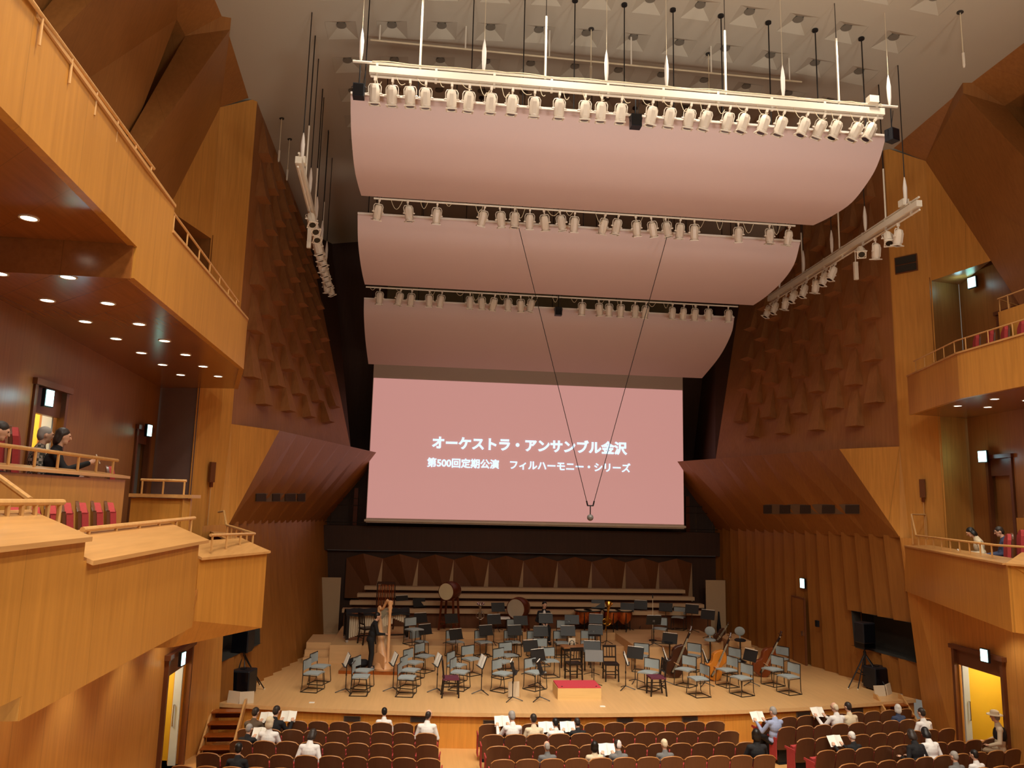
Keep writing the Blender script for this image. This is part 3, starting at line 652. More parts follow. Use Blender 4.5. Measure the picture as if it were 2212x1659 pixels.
# front lighting bridge
TY = 15.0; a0 = at_y(797, 146, TY); 
TZ = 15.22
t = thing('lighting_bridge', 'long cream lighting bridge hanging in front of the nearest reflector', 'lighting bridge', (0, TY, TZ))
mb = MB(); mb.tube([(-6.0, .0, .14), (6.0, .0, .14)], .028, 10); mb.build('top_pipe', 'cream_metal', t, smooth=True)
mb = MB(); mb.box((0, 0, -.03), (11.3, .14, .15)); mb.box((0, .0, .055), (11.3, .05, .03)); mb.build('cable_duct', 'cream_metal', t)
mb = MB(); mb.tube([(-5.62, -.02, -.17), (5.62, -.02, -.17)], .026, 10); mb.build('lamp_pipe', 'cream_metal', t, smooth=True)
for k in range(10):
    x = -5.5+11*k/9; mb = MB(); mb.box((x, .0, -.02), (.05, .05, .36)); mb.build('bracket', 'cream_metal', t)
for px, y0, y1 in ((908, -40, 135), (1178, 15, 150), (1568, 55, 192), (1812, 78, 218)):
    p = at_y(px, y1, TY); L = at_y(px, y0, TY).z-p.z
    mb = MB(); mb.tube([(p.x, 0, .1), (p.x, 0, .1+L)], .026, 8); mb.build('hanger_tube', 'cream_metal', t, smooth=True)
    mb = MB(); mb.tube([(p.x, 0, .1+L), (p.x, 0, ceil_z(p.x)-TZ)], .008, 5); mb.build('hanger_cable', 'cable_black', t)
for px, y0, y1 in ((780, 42, 116), (1045, 70, 148), (1310, 95, 172), (1440, 108, 186), (1692, 130, 206), (1922, 150, 228)):
    p = at_y(px, y1, TY); L = .72
    mb = MB(); mb.lathe([(.012, .14), (.03, .2), (.045, .35), (.05, .6), (.03, .78), (.006, .9)], 10, (p.x, 0, 0)); mb.build('cable_sleeve', 'reflector_edge', t, smooth=True)
    mb = MB(); mb.tube([(p.x, 0, .88), (p.x, 0, ceil_z(p.x)-TZ)], .006, 5); mb.build('hanger_cable', 'cable_cream', t)
mb = MB()
for k in range(26):
    x = -5.5+.43*k+random.uniform(-.05, .05); loop_cable(mb, (x, -.04, -.1), (x+random.uniform(.1, .3), -.06, -.3), random.uniform(.05, .22), .007)
for k in range(16): x = -5.6+.7*k; loop_cable(mb, (x, -.03, .16), (x+.7, -.03, .16), random.uniform(-.02, .03), .009)
o = mb.build('cable_loops', 'cable_cream', t); tag(o, kind='stuff')
p = at_y(1882, 222, TY); mb = MB(); mb.box((p.x, -.05, .22), (.22, .16, .16)); mb.build('motor_box', 'cream_metal', t)
xs1 = [811, 849, 887, 921, 977, 1015, 1062, 1108, 1156, 1209, 1265, 1301, 1344, 1411, 1451, 1494, 1532, 1578, 1613, 1657, 1695, 1745, 1782, 1815, 1861, 1891]
for i, px in enumerate(xs1):
    yb = 160+(px-797)*95/1108; p = at_y(px, yb, TY-.02)
    tilt = 0 if i < 9 else (i-8)/17*.42
    spot((p.x, TY-.02, TZ-.19), (R(6+random.uniform(-3, 3)), tilt+random.uniform(-.03, .03), R(random.uniform(-10, 10))), 'cream spotlight on the front lighting bridge, %s' % nth(i, len(xs1)), 'spotlights on the front bridge')
# second and third lamp bars behind the reflectors
b2 = [820, 880, 945, 1048, 1079, 1112, 1145, 1175, 1209, 1242, 1308, 1337, 1373, 1406, 1437, 1470, 1500, 1595, 1662, 1706]
b3 = [821, 867, 891, 928, 956, 1016, 1041, 1070, 1098, 1125, 1150, 1258, 1293, 1316, 1342, 1372, 1396, 1453, 1478, 1502, 1530, 1573]
for xs_, Y, Z, hw, lab, ya, yb_ in ((b2, 19.5, 14.22, 5.8, 'middle', 432, 492), (b3, 24.85, 13.3, 6.35, 'farthest', 620, 660)):
    t = thing('lamp_bar', 'thin cream lamp bar hung in front of the %s reflector' % lab, 'lamp bar', (0, Y, Z), 0, 'lamp bars')
    mb = MB(); mb.tube([(-hw, 0, 0), (hw, 0, 0)], .026, 8); mb.build('pipe', 'cream_metal', t, smooth=True)
    for k in range(7):
        x = -hw+.2+(2*hw-.4)*k/6; mb = MB(); mb.tube([(x, 0, 0), (x, 0, ceil_z(x)-Z)], .012, 6); mb.build('hanger_cable', 'cable_black', t)
    mb = MB()
    for k in range(14):
        x = -hw+.3+k*.82+random.uniform(-.2, .2); loop_cable(mb, (x, -.02, 0), (x+random.uniform(.15, .35), -.02, -.02), random.uniform(.08, .3), .007)
    o = mb.build('cable_loops', 'cable_cream', t); tag(o, kind='stuff')
    for i, px in enumerate(xs_):
        p = at_y(px, ya+(px-808)*(yb_-ya)/900, Y)
        spot((p.x, Y, Z-.0), (R(8+random.uniform(-10, 14)), random.choice((0, 0, 0, .15, -.15, .3 if i % 5 == 1 else 0)), R(random.uniform(-25, 25))), 'cream spotlight in front of the %s reflector, %s' % (lab, nth(i, len(xs_))), 'spotlights by the %s reflector' % lab)
# side bridges
for s, sd in ((-1, 'left'), (1, 'right')):
    A_, B_ = (Vector((s*7.16, 16.1, 13.62)), Vector((s*7.66, 25.2, 13.72)))
    t = thing('side_lighting_bridge', 'cream lighting bridge running along the %s of the reflectors' % sd, 'lighting bridge', A_, 0, 'side bridges'); D = B_-A_
    mb = MB(); mb.tube([(0, 0, .15), D*1.01+Vector((0, 0, .15))], .026, 8); mb.build('top_pipe', 'cream_metal', t, smooth=True)
    mb = MB(); mb.bar((0, 0, 0), D, .14, .15); mb.build('cable_duct', 'cream_metal', t)
    mb = MB(); mb.tube([(0, 0, -.16), D+Vector((0, 0, -.16))], .024, 8); mb.build('lamp_pipe', 'cream_metal', t, smooth=True)
    for k in range(8): q = D*(k+.3)/8; mb = MB(); mb.box(q, (.05, .05, .36)); mb.build('bracket', 'cream_metal', t)
    for k in range(5):
        q = D*(.06+.21*k); mb = MB(); mb.lathe([(.012, .15), (.03, .22), (.045, .35), (.05, .6), (.03, .78), (.006, .9)], 10, q); mb.build('cable_sleeve', 'reflector_edge', t, smooth=True)
        mb = MB(); mb.tube([q+Vector((0, 0, .88)), (q.x, q.y, ceil_z(7.4)-A_.z)], .012, 5); mb.build('hanger_cable', 'cable_black', t)
    for k in range(3):
        q = D*(.16+.27*k); mb = MB(); mb.tube([q, q+Vector((0, 0, 1.5))], .022, 8); mb.build('hanger_tube', 'cream_metal', t, smooth=True)
        mb = MB(); mb.tube([q+Vector((0, 0, 1.5)), (q.x, q.y, ceil_z(7.4)-A_.z)], .014, 5); mb.build('hanger_cable', 'cable_black', t)
    mb = MB(); mb.box(D*.07+Vector((0, 0, .25)), (.16, .2, .16)); mb.build('motor_box', 'cream_metal', t)
    us = [.1, .16, .22, .31, .46, .52, .6, .67, .75, .84, .92, .985] if s > 0 else [.3, .38, .44, .5, .56, .62, .68, .74, .8, .87, .94, .995]; angs = [0, 50, -12, 70, 35, 30, 0, 30, 40, 10, 35, 40] if s > 0 else [50, 60, 55, 25, 20, 30, 15, 25, 20, 30, 10, 35]
    for i, u in enumerate(us):
        q = A_+D*u
        spot(q+Vector((0, 0, -.17)), (R(4), R(-s*-angs[i]*.6), R(s*(90 if angs[i] > 45 else 20))) if angs[i] < 45 else (R(-angs[i]*.8), 0, R(-s*25)), 'cream spotlight on the %s side bridge, %s' % (sd, ['nearest end', 'second nearest', 'third nearest', 'fourth nearest', 'fifth nearest', 'sixth nearest', 'sixth farthest', 'fifth farthest', 'fourth farthest', 'third farthest', 'second farthest', 'farthest end'][i]), 'spotlights on the %s side bridge' % sd)
    mb = MB(); q = D*.33; mb.box(q+Vector((0, .05, -.75)), (.1, .08, .5)); mb.tube([q+Vector((0, .05, -.16)), q+Vector((0, .05, -.5))], .012, 6); mb.build('antenna_box', 'cream_metal', t)
# small black loudspeakers on the front bridge and between reflectors
def mini_speaker(p, rod, label, rz=0):
    t = thing('hanging_loudspeaker', label, 'loudspeaker', p, rz, 'small hanging loudspeakers')
    mb = MB(); mb.box((0, 0, 0), (.23, .2, .28)); mb.build('cabinet', 'black_plastic', t)
    mb = MB(); mb.box((0, -.104, 0), (.2, .01, .24)); mb.build('grille', 'lens_black', t)
    mb = MB(); mb.tube([(0, 0, .14), (0, 0, .14+rod)], .014, 6); mb.tube([(-.125, 0, .0), (-.15, 0, .1), (0, 0, .17), (.15, 0, .1), (.125, 0, 0)], .008, 6); mb.build('bracket', 'black_metal', t)
    mb = MB(); loop_cable(mb, (.02, .1, .05), (.12, .03, .14+rod), .12, .007); mb.build('cable', 'cable_black', t)
for px, py, Y, rod, lab in ((775, 198, 15.0, .45, 'small black loudspeaker at the left end of the front bridge'), (1373, 263, 15.25, .62, 'small black loudspeaker among the front bridge lamps, middle'), (1927, 293, 15.0, .5, 'small black loudspeaker at the right end of the front bridge'), (1206, 673, 24.8, .5, 'small black loudspeaker hung before the farthest reflector')):
    mini_speaker(at_y(px, py, Y), rod, lab, R(20) if px > 1900 else 0)
# rear cream pipe near the ceiling and loose ceiling hangers
p, q = at_y(800, 86, 17.2), at_y(1732, 177, 17.2)
t = thing('ceiling_pipe', 'thin cream pipe hung just under the ceiling behind the front bridge', 'pipe', p)
mb = MB(); mb.tube([(0, 0, 0), q-p], .022, 8); mb.build('pipe', 'cable_cream', t, smooth=True)
for k in range(6):
    c = (q-p)*(.02+.19*k); mb = MB(); mb.tube([c, (c.x, c.y, ceil_z(p.x+c.x)-p.z)], .02, 6); mb.build('hanger', 'cream_metal', t, smooth=True)
for i, (px, py, Y) in enumerate(((612, 210, 21.5), (628, 270, 22.8), (2075, 40, 14.5), (1530, 98, 17.5), (1277, 78, 17.0))):
    p = at_y(px, py, Y); z = ceil_z(p.x); L = min(1.0, 3)
    t = thing('ceiling_hanger', ['short pale hanger left of the left side bridge, nearer', 'short pale hanger left of the left side bridge, farther', 'lone pale cable end hanging at the right of the ceiling', 'pale round sensor on the ceiling behind the bridge, right', 'small pale hook below a ceiling diffuser, middle'][i], 'hanger', (p.x, Y, z))
    mb = MB(); mb.tube([(0, 0, 0), (0, 0, -L)], .012, 6); mb.build('rod', 'cable_cream', t, smooth=True)
    mb = MB(); mb.lathe([(.02, -L-.35), (.03, -L-.3), (.03, -L)], 8); mb.build('sleeve', 'cream_metal', t, smooth=True)
    mb = MB(); mb.lathe([(.07, -.03), (.07, 0)], 10); mb.build('rose', 'ceiling_hole', t)
# projection screen
YS = 30.8
t = thing('projection_screen', 'big pink-lit projection screen with Japanese concert title above the stage', 'screen', (0, YS, 5.62))
mb = MB(); mb.box((0, .02, 3.2), (12.78, .02, 6.6)); mb.build('cloth', 'screen_cloth', t)
mb = MB(); mb.box((0, .0, 2.84), (12.74, .012, 5.52)); mb.build('projected_image', 'screen_image', t)
mb = MB(); mb.tube([(-6.45, 0, -.02), (6.45, 0, -.02)], .05, 10); mb.build('weight_bar', 'cream_metal', t, smooth=True)
mb = MB(); mb.box((0, .05, 6.6), (13.1, .2, .25)); mb.build('roller_case', 'cream_metal', t)
def lettering(txt, x0, x1, zc, bold, off):
    c = bpy.data.curves.new('lettering', 'FONT'); c.body = txt; c.size = .62; c.align_x = 'LEFT'; c.align_y = 'CENTER'; c.extrude = .001; c.bevel_depth = bold; c.bevel_resolution = 0
    o = bpy.data.objects.new('lettering', c); COL.objects.link(o); c.materials.append(MT['screen_text'])
    bpy.context.view_layer.update(); w = o.dimensions.x; k = (x1-x0)/max(w, .01)
    c.size *= k; bpy.context.view_layer.update()
    bb = [Vector(v) for v in o.bound_box]; mx_ = min(v.x for v in bb); mz = (min(v.y for v in bb)+max(v.y for v in bb))/2
    me = bpy.data.meshes.new_from_object(o.evaluated_get(bpy.context.evaluated_depsgraph_get())); bpy.data.objects.remove(o); o = bpy.data.objects.new('lettering', me); COL.objects.link(o)
    o.rotation_euler = (R(90), 0, 0); o.parent = t; o.location = (x0-mx_, off, zc-5.62-mz); return o
lettering('オーケストラ・アンサンブル金沢', -3.95, 4.0, 8.72, .02, -.03)
lettering('第500回定期公演　フィルハーモニー・シリーズ', -4.12, 4.13, 7.92, .011, -.03)
# hanging stereo microphone on a V of cables
MY = 19.6; p = at_y(1275, 1118, MY); pj = at_y(1275, 1085, MY)
t = thing('hanging_microphone', 'small round microphone hanging on a V of thin cables before the screen', 'microphone', p)
mb = MB(); mb.ball((0, 0, 0), .085, 14); mb.build('capsule_basket', 'stand_grey', t, smooth=True)
mb = MB(); mb.tube([(0, 0, .08), (0, 0, .3)], .014, 8); mb.bar((-.08, 0, .3), (.08, 0, .3), .03); mb.tube([(-.07, 0, .3), (-.1, 0, .42)], .02, 6); mb.tube([(.07, 0, .3), (.1, 0, .42)], .02, 6); mb.build('mount', 'black_metal', t)
for q, sx in ((at_y(1122, 497, MY), -1), (at_y(1437, 525, MY), 1)):
    a = Vector((sx*.1, 0, .42)); d = (q-p)-a; e = a+d*((ceil_z(3)-p.z-.42)/d.z)
    mb = MB(); mb.tube([a, e], .009, 6); mb.build('cable', 'cable_black', t)
# downlights in the balcony soffits
def downlight(p, label, power=None, grp='soffit downlights'):
    t = thing('downlight', label, 'downlight', p, 0, grp)
    mb = MB(); mb.lathe([(.085, -.012), (.105, -.012), (.105, 0), (.085, 0)], 20, caps=False); mb.build('trim_ring', 'cream_metal', t)
    mb = MB(); mb.lathe([(.084, -.008), (.084, -.004)], 20); mb.build('lamp', 'lamp_glow', t)
    if power: spot_light('downlight_beam', (p[0], p[1], p[2]-.05), (p[0], p[1], p[2]-3), power, 95, .7)
for j in range(7):
    y = 9.75+1.29*j
    for i, x in enumerate((8.65, 9.45)):
        x_ = x+.03*j
        downlight((-x_, y, 9.035), 'round downlight under the left upper balcony, %s row, %s pair from the near end' % ('outer' if i == 0 else 'wall-side', ORD[j]), 45 if i == 1 else None)
        if j > 4: downlight((x_, y, 9.035), 'round downlight under the right upper balcony, %s row, %s' % ('outer' if i == 0 else 'wall-side', ['nearest', 'farthest'][j-5]), 45 if i == 1 else None)
for i, y in enumerate((7.2, 8.8)): downlight((-8.7, y, 9.435), 'round downlight under the raised near part of the left upper balcony, %s' % ('nearer' if i == 0 else 'by the soffit step'), 35)
for s, sd in ((-1, 'left'), (1, 'right')):
    for i, y in enumerate((8.2, 10.4, 12.6, 14.8, 16.6)):
        downlight((s*8.7, y, 5.04 if y < 5.7 else 4.9 if y < 12 else 4.3), 'round downlight under the %s box balcony, %s' % (sd, ['nearest', 'second nearest', 'middle', 'second farthest', 'farthest'][i]), 60)
# ================================================================== ON THE STAGE
Z1 = lambda x, y: (640+x/4.609, 1180+y/4.609)
Z2 = lambda x, y: (1000+x/4.609, 1180+y/4.609)
Z3 = lambda x, y: (1360+x/4.609, 1180+y/4.609)
POD = Vector((.47, 20.3, 0))
def tier(x, y):
    """height of the stage floor or riser under a plan point"""
    if -6.9 < x < -4.3 and y > 25.35: return ZS+.55
    if 2.9 < x < 6.3 and y > 25.5 and y-25.5 > (x-5.1)*.92: return ZS+.5
    if -4.3 <= x <= 2.9 and y > 28.25: return ZS+.5
    if -4.3 <= x <= 2.9 and y > 27.0: return ZS+.25
    return ZS
def foot(px, py, up=0):
    for lv in (ZS+.55, ZS+.5, ZS+.25, ZS):       # highest level whose plan lies under the sight line
        p = at_z(px, py, lv+up)
        if abs(tier(p.x, p.y)-lv) < .01: return Vector((p.x, p.y, lv))
    p = at_z(px, py, ZS+up); return Vector((p.x, p.y, tier(p.x, p.y)))
def face(p, q=POD): return math.atan2(-(q.x-p.x), q.y-p.y)
# grey sled-base chair (sitter looks along +Y)
def make_chair(label, grp):
    t = thing('orchestra_chair', label, 'chair', (0, 0, 0), 0, grp)
    mb = MB()
    for s in (-1, 1):
        x = s*.235; mb.tube([(x, -.2, .8), (x, -.19, .43), (x, -.2, .1), (x, -.24, .013), (x, .22, .013), (x, .24, .05), (x, .2, .42), (x, -.18, .43)], .0125, 6)
    mb.tube([(-.235, -.23, .013), (.235, -.23, .013)], .0125, 6); mb.tube([(-.235, .2, .013), (.235, .2, .013)], .0125, 6); mb.tube([(-.235, -.2, .8), (.235, -.2, .8)], .012, 6); mb.build('frame', 'chair_tube', t, smooth=True)
    mb = MB(); mb.shell([[(-.22+.44*i/6, -.19+.42*j/5, .435+.014*math.sin(math.pi*i/6)+.01*math.sin(math.pi*j/5)) for i in range(7)] for j in range(6)], (0, 0, .035)); mb.build('seat', 'grey_fabric', t, smooth=True)
    mb = MB(); mb.shell([[(-.22+.44*i/6, -.2-.025*math.sin(math.pi*i/6)-.01*j/4, .55+.25*j/4-.015*abs(i-3)/3*(j == 4)) for i in range(7)] for j in range(5)], (0, .03, 0)); mb.build('backrest', 'grey_fabric', t, smooth=True)
    return t
CHAIR = None
rows = {
 'front left violin row': [Z1(160, 1440), Z1(630, 1475), Z1(1090, 1485)],
 'second left violin row': [Z1(225, 1365), Z1(655, 1410), Z1(1125, 1405), Z1(1620, 1425)],
 'third left violin row': [Z1(1160, 1320), Z1(1270, 1250), Z1(1590, 1350), Z1(1740, 1280)],
 'pair before the podium': [Z2(390, 1440), Z2(715, 1425)],
 'group of seats behind the podium': [Z2(860, 1300), Z2(450, 1240), Z2(395, 1310), Z2(780, 1190)],
 'woodwind row': [Z1(1215, 1095), Z1(1575, 1095), Z2(200, 1095), Z2(490, 1095), Z2(720, 1100), Z2(980, 1100), Z2(1240, 1095)],
 'brass row on the low riser': [Z1(1165, 975), Z2(510, 975), Z2(1000, 985), Z2(1960, 960)],
 'front right string row': [Z3(190, 1425), Z3(690, 1490), Z3(1120, 1480), Z3(1590, 1465)],
 'second right string row': [Z3(560, 1390), Z3(975, 1395), Z3(1430, 1385)],
 'third right string row': [Z3(110, 1245), Z3(620, 1240), Z3(1010, 1290), Z3(1490, 1270)],
 'far right row on the riser': [Z3(490, 830), Z3(750, 850)],
}
for rn, lst in rows.items():
    lst = sorted(lst)
    for i, (px, py) in enumerate(lst):
        p = foot(px, py); rz = face(p)+random.uniform(-.12, .12)
        lab = 'grey sled-base orchestra chair, %s in the %s' % (nth(i, len(lst)), rn)
        if CHAIR is None: CHAIR = make_chair(lab, 'grey orchestra chairs'); CHAIR.location = p; CHAIR.rotation_euler = (0, 0, rz)
        else: dup(CHAIR, p, rz, lab)
# black ladder-back chairs
def make_black_chair(label, seat, grp='black wooden chairs'):
    t = thing('wooden_chair', label, 'chair', (0, 0, 0), 0, grp)
    for sx in (-1, 1):
        mb = MB(); mb.bar((sx*.19, .2, 0), (sx*.185, .18, .45), .035); mb.build('leg', 'black_wood', t)
        mb = MB(); mb.bar((sx*.185, -.24, 0), (sx*.185, -.19, .45), .035); mb.bar((sx*.185, -.19, .45), (sx*.185, -.25, .95), .032); mb.build('leg', 'black_wood', t)
    mb = MB(); mb.box((0, -.01, .47), (.42, .42, .05)); mb.build('seat', seat, t)
    mb = MB(); mb.box((0, -.245, .92), (.37, .025, .06)); mb.box((0, -.21, .62), (.37, .025, .04))
    for k in range(3): mb.bar((-.08+.08*k, -.215, .62), (-.08+.08*k, -.245, .92), .02)
    mb.build('back_slats', 'black_wood', t)
    mb = MB(); mb.bar((-.185, .18, .2), (.185, .18, .2), .022); mb.bar((-.185, -.21, .2), (.185, -.21, .2), .022); mb.bar((-.185, .18, .28), (-.185, -.2, .28), .022); mb.bar((.185, .18, .28), (.185, -.2, .28), .022); mb.build('stretcher', 'black_wood', t)
    return t
for (px, py), lab, seat, rz in ((Z1(1535, 1495), 'black ladder-back chair with purple seat left of the podium, side on', 'purple_seat', R(-88)), (Z3(262, 1480), 'black ladder-back chair with purple seat right of the podium, side on', 'purple_seat', R(92)),
        (Z2(1472, 1335), 'black ladder-back chair with black seat behind the podium', 'black_wood', R(178)), (Z2(1100, 1330), 'black wooden chair in front of the brown-topped table', 'black_wood', R(10)), (Z1(695, 1150), 'black ladder-back chair behind the standing harpist', 'black_wood', R(-60)), (Z2(1320, 1200), 'black wooden chair behind the grey desk stand', 'black_wood', R(175))):
    p = foot(px, py); c = make_black_chair(lab, seat); c.location = p; c.rotation_euler = (0, 0, rz)
# music stands
def make_stand(label, grp, mat='stand_black', paper=False, h=.78, tilt=20):
    t = thing('music_stand', label, 'music stand', (0, 0, 0), 0, grp)
    mb = MB()
    for k in range(3):
        a = 2*math.pi*k/3+.5; mb.tube([(0, 0, .1), (.2*math.cos(a), .2*math.sin(a), .035), (.27*math.cos(a), .27*math.sin(a), .012)], .012, 6)
    mb.build('tripod_base', 'stand_black', t, smooth=True)
    mb = MB(); mb.tube([(0, 0, .08), (0, 0, h)], [.014, .010], 8); mb.lathe([(.02, h*.55), (.02, h*.55+.06)], 8); mb.build('pole', 'chair_tube', t, smooth=True)
    M = Matrix.Rotation(R(-tilt), 3, 'X'); c = Vector((0, 0, h+.02))
    mb = MB(); mb.box(c+M@Vector((0, 0, .03)), (.5, .012, .32), M=M); mb.box(c+M@Vector((0, -.035, -.13)), (.5, .07, .012), M=M); mb.build('desk', mat, t)
    mb = MB(); mb.box(c+M@Vector((0, .012, 0)), (.07, .012, .07), M=M); mb.build('hinge_plate', 'stand_grey', t)
    if paper:
        mb = MB()
        for sx in (-1, 1): mb.shell([[Vector(c)+M@Vector((sx*(.005+.23*i/4), -.02-.015*math.sin(math.pi*i/4), -.115+.31*j)) for i in range(5)] for j in (0, 1)], M@Vector((0, -.006, 0)))
        mb.build('sheet_music', 'paper', t)
    return t
def edge_paper(t, h=.78, tilt=20):
    M = Matrix.Rotation(R(-tilt), 3, 'X'); c = Vector((0, 0, h+.02)); mb = MB(); mb.box(c+M@Vector((0, -.02, .205)), (.46, .03, .012), M=M); mb.build('sheet_music', 'paper', t)
ST = {}
def stand(px, py, lab, kind='dark', rz=None, h=.78):
    p = foot(px, py, h)
    r_ = face(p)+math.pi if rz is None else rz
    if kind not in ST:
        o = make_stand(lab, 'music stands', 'stand_grey' if kind == 'grey' else 'stand_black', kind == 'white', h)
        if kind == 'dark': edge_paper(o)
        ST[kind] = o; o.location = p; o.rotation_euler = (0, 0, r_)
    else: dup(ST[kind], p, r_, lab)
srows = {
 'row before the podium': [Z2(500, 1225), Z2(770, 1225)],
 'second row behind the podium': [Z2(750, 1105), Z2(1715, 1080)],
 'third row behind the podium': [Z2(675, 1010), Z2(1285, 1020)],
 'woodwind row': [Z1(1285, 845), Z1(1590, 895), Z2(230, 855), Z2(515, 855), Z2(775, 865), Z2(1045, 860), Z2(1320, 850)],
 'brass row': [Z1(1240, 730), Z1(1545, 735), Z2(310, 745), Z2(575, 755), Z2(825, 735), Z2(1085, 745), Z2(1325, 740), Z2(1635, 760)],
 'back row by the percussion': [Z1(1055, 550), Z1(1225, 575), Z1(1700, 540), Z2(350, 620), Z2(965, 550), Z2(1345, 590), Z3(110, 600), Z3(360, 620), Z3(620, 640)],
 'double bass row on the right': [Z3(400, 935), Z3(780, 845), Z3(1200, 1105)],
}
for rn, lst in srows.items():
    lst = sorted(lst)
    for i, (px, py) in enumerate(lst):
        kind = 'dark'
        if rn in ('brass row', 'back row by the percussion') and i % 2: kind = 'plain'
        stand(px, py, 'black music stand, %s in the %s' % (nth(i, len(lst)), rn), kind)
stand(*Z2(1305, 1110), 'grey desk music stand right of the brown-topped table', 'grey')
stand(*Z2(1900, 750), 'music stand with open white music on the right riser', 'white', R(178))
for i, (px, py) in enumerate((Z1(975, 1140), Z1(1410, 1150), Z1(1850, 1165), Z1(505, 1150), Z2(1620, 1135), Z3(350, 1095), Z3(745, 1110))):
    labs = ['side-on music stand with white pages between the front left chairs, nearest the harp', 'side-on music stand with white pages left of the purple chair', 'side-on music stand with white pages left of the paired front chairs', 'side-on music stand with pages left of the harp platform', 'side-on music stand right of the black ladder-back chairs', 'side-on music stand beside the dark double bass', 'side-on music stand beside the orange double bass']
    stand(px, py, labs[i], 'white', R(-78) if i < 4 else R(75))
# conductor's podium
a, b_ = at_z(1204.5, 1511, ZS), at_z(1299, 1511, ZS); w = (b_-a).length; c = (a+b_)/2; c.y += .4
t = thing('podium', 'wooden conductor podium with red carpet top at the stage front', 'podium', c)
mb = MB(); mb.box((0, 0, .14), (w, .8, .28)); mb.build('base', 'podium_wood', t)
mb = MB(); mb.box((0, 0, .295), (w-.02, .79, .03)); mb.build('carpet', 'red_carpet', t)
for sx in (-1, 1):
    mb = MB(); mb.lathe([(.025, .31), (.025, .318)], 10, (sx*(w/2-.12), -.34, 0)); mb.build('socket', 'black_metal', t)
# brown-topped table behind the podium
p = foot(*Z2(1095, 1225)); t = thing('table', 'small dark table with brown top behind the podium', 'table', p, R(4))
mb = MB(); mb.box((0, 0, .68), (.72, .5, .035)); mb.build('top', 'table_wood', t); mb = MB(); mb.box((0, 0, .62), (.66, .44, .09)); mb.build('apron', 'black_wood', t)
for sx in (-1, 1):
    for sy in (-1, 1): mb = MB(); mb.box((sx*.32, sy*.21, .3), (.04, .04, .6)); mb.build('leg', 'black_wood', t)
q = p+Vector((0, .2, .7)); tag(MB().box((0, 0, .1), (.22, .02, .2)).build('card', 'cream_board', None, loc=q, rot=(R(-8), 0, R(4))), 'small cream card standing on the brown-topped table', 'card')
t = thing('headphones', 'black headphones on the brown-topped table', 'headphones', p+Vector((-.02, .1, .6975)), 0)
mb = MB(); mb.tube([(-.07, 0, .04), (-.06, 0, .12), (0, 0, .15), (.06, 0, .12), (.07, 0, .04)], .012, 6); mb.build('band', 'black_plastic', t, smooth=True)
for sx in (-1, 1): mb = MB(); mb.ball((sx*.07, 0, .042), (.022, .04, .04)); mb.build('ear_cup', 'black_plastic', t, smooth=True)
# cream board and notes on the stage
p = foot(*Z2(505, 1500)); tag(MB().box((0, 0, .19), (.3, .03, .38)).build('board', 'cream_board', None, loc=p, rot=(R(-5), 0, R(8))), 'cream board standing behind the front music stand, left of the podium', 'board')
for (px, py), lab in ((Z1(155, 1557), 'small white note taped on the stage floor at the left front'), (Z2(1390, 1595), 'small white note taped on the stage floor right of the podium')):
    p = at_z(px, py, ZS); tag(MB().box((0, 0, .004), (.13, .1, .008)).build('paper_note', 'paper', None, loc=p), lab, 'paper', 'white floor notes')
# harp on its platform
p = at_z(*Z1(775, 1240), ZS); 
t = thing('harp_platform', 'low brown wooden platform under the harp', 'platform', p, R(-6)); mb = MB(); mb.box((0, 0, .05), (1.9, 1.0, .1)); mb.build('deck', 'table_wood', t); mb = MB(); mb.box((0, -.49, .045), (1.92, .05, .09)); mb.build('edge', 'bass_wood', t)
hp = at_z(*Z1(872, 1225), ZS+.1)
t = thing('harp', 'pale wooden concert harp standing on the brown platform', 'harp', hp, R(-50))
colx = .17
mb = MB(); mb.lathe([(.0, 0), (.075, .02), (.08, .1), (.045, .16), (.042, 1.5), (.055, 1.54), (.05, 1.6), (.07, 1.66), (.055, 1.72), (.085, 1.8), (.07, 1.86), (.0, 1.88)], 16, (colx, 0, .12)); mb.build('column', 'harp_wood', t, smooth=True)
mb = MB(); mb.tube([(colx, 0, 1.9), (.02, 0, 1.97), (-.08, 0, 1.86), (-.17, 0, 1.72), (-.27, 0, 1.68), (-.36, 0, 1.76)], [.05, .05, .04, .04, .045, .05], 10); mb.build('neck', 'harp_wood', t, smooth=True)
mb = MB(); mb.tube([(-.37, 0, 1.74), (-.28, 0, 1.1), (-.14, 0, .5), (.02, 0, .16)], [.05, .1, .16, .2], 12); mb.build('soundbox', 'harp_wood', t, smooth=True)
mb = MB(); mb.lathe([(.3, 0), (.31, .05), (.26, .12), (.24, .2), (.2, .22)], 18, (0, 0, 0)); mb.shell([[(-.28+.56*i/8, -.22, .1+.42*j/4*(1-.25*abs(i-4)/4)) for i in range(9)] for j in range(5)], (0, .03, 0)); mb.build('pedestal', 'harp_wood', t, smooth=True)
mb = MB()
for k in range(30):
    u = k/29; top = Vector((-.33+.46*u, 0, 1.72+.15*max(0, u-.4))); bot = Vector((-.32+.34*u, 0, 1.4-1.15*u)); mb.tube([bot, top], .0022, 4)
mb.build('strings', 'cable_cream', t)
p = at_z(*Z1(620, 1200), ZS+.1); t = thing('instrument_cover', 'crumpled black harp cover lying on the brown platform', 'cover', p)
mb = MB(); mb.ball((0, 0, .1), (.32, .24, .12), 16); mb.ball((-.15, .05, .16), (.16, .15, .1), 12); mb.ball((.14, -.04, .14), (.17, .13, .09), 12); mb.build('cloth', 'cloth_black', t, smooth=True)
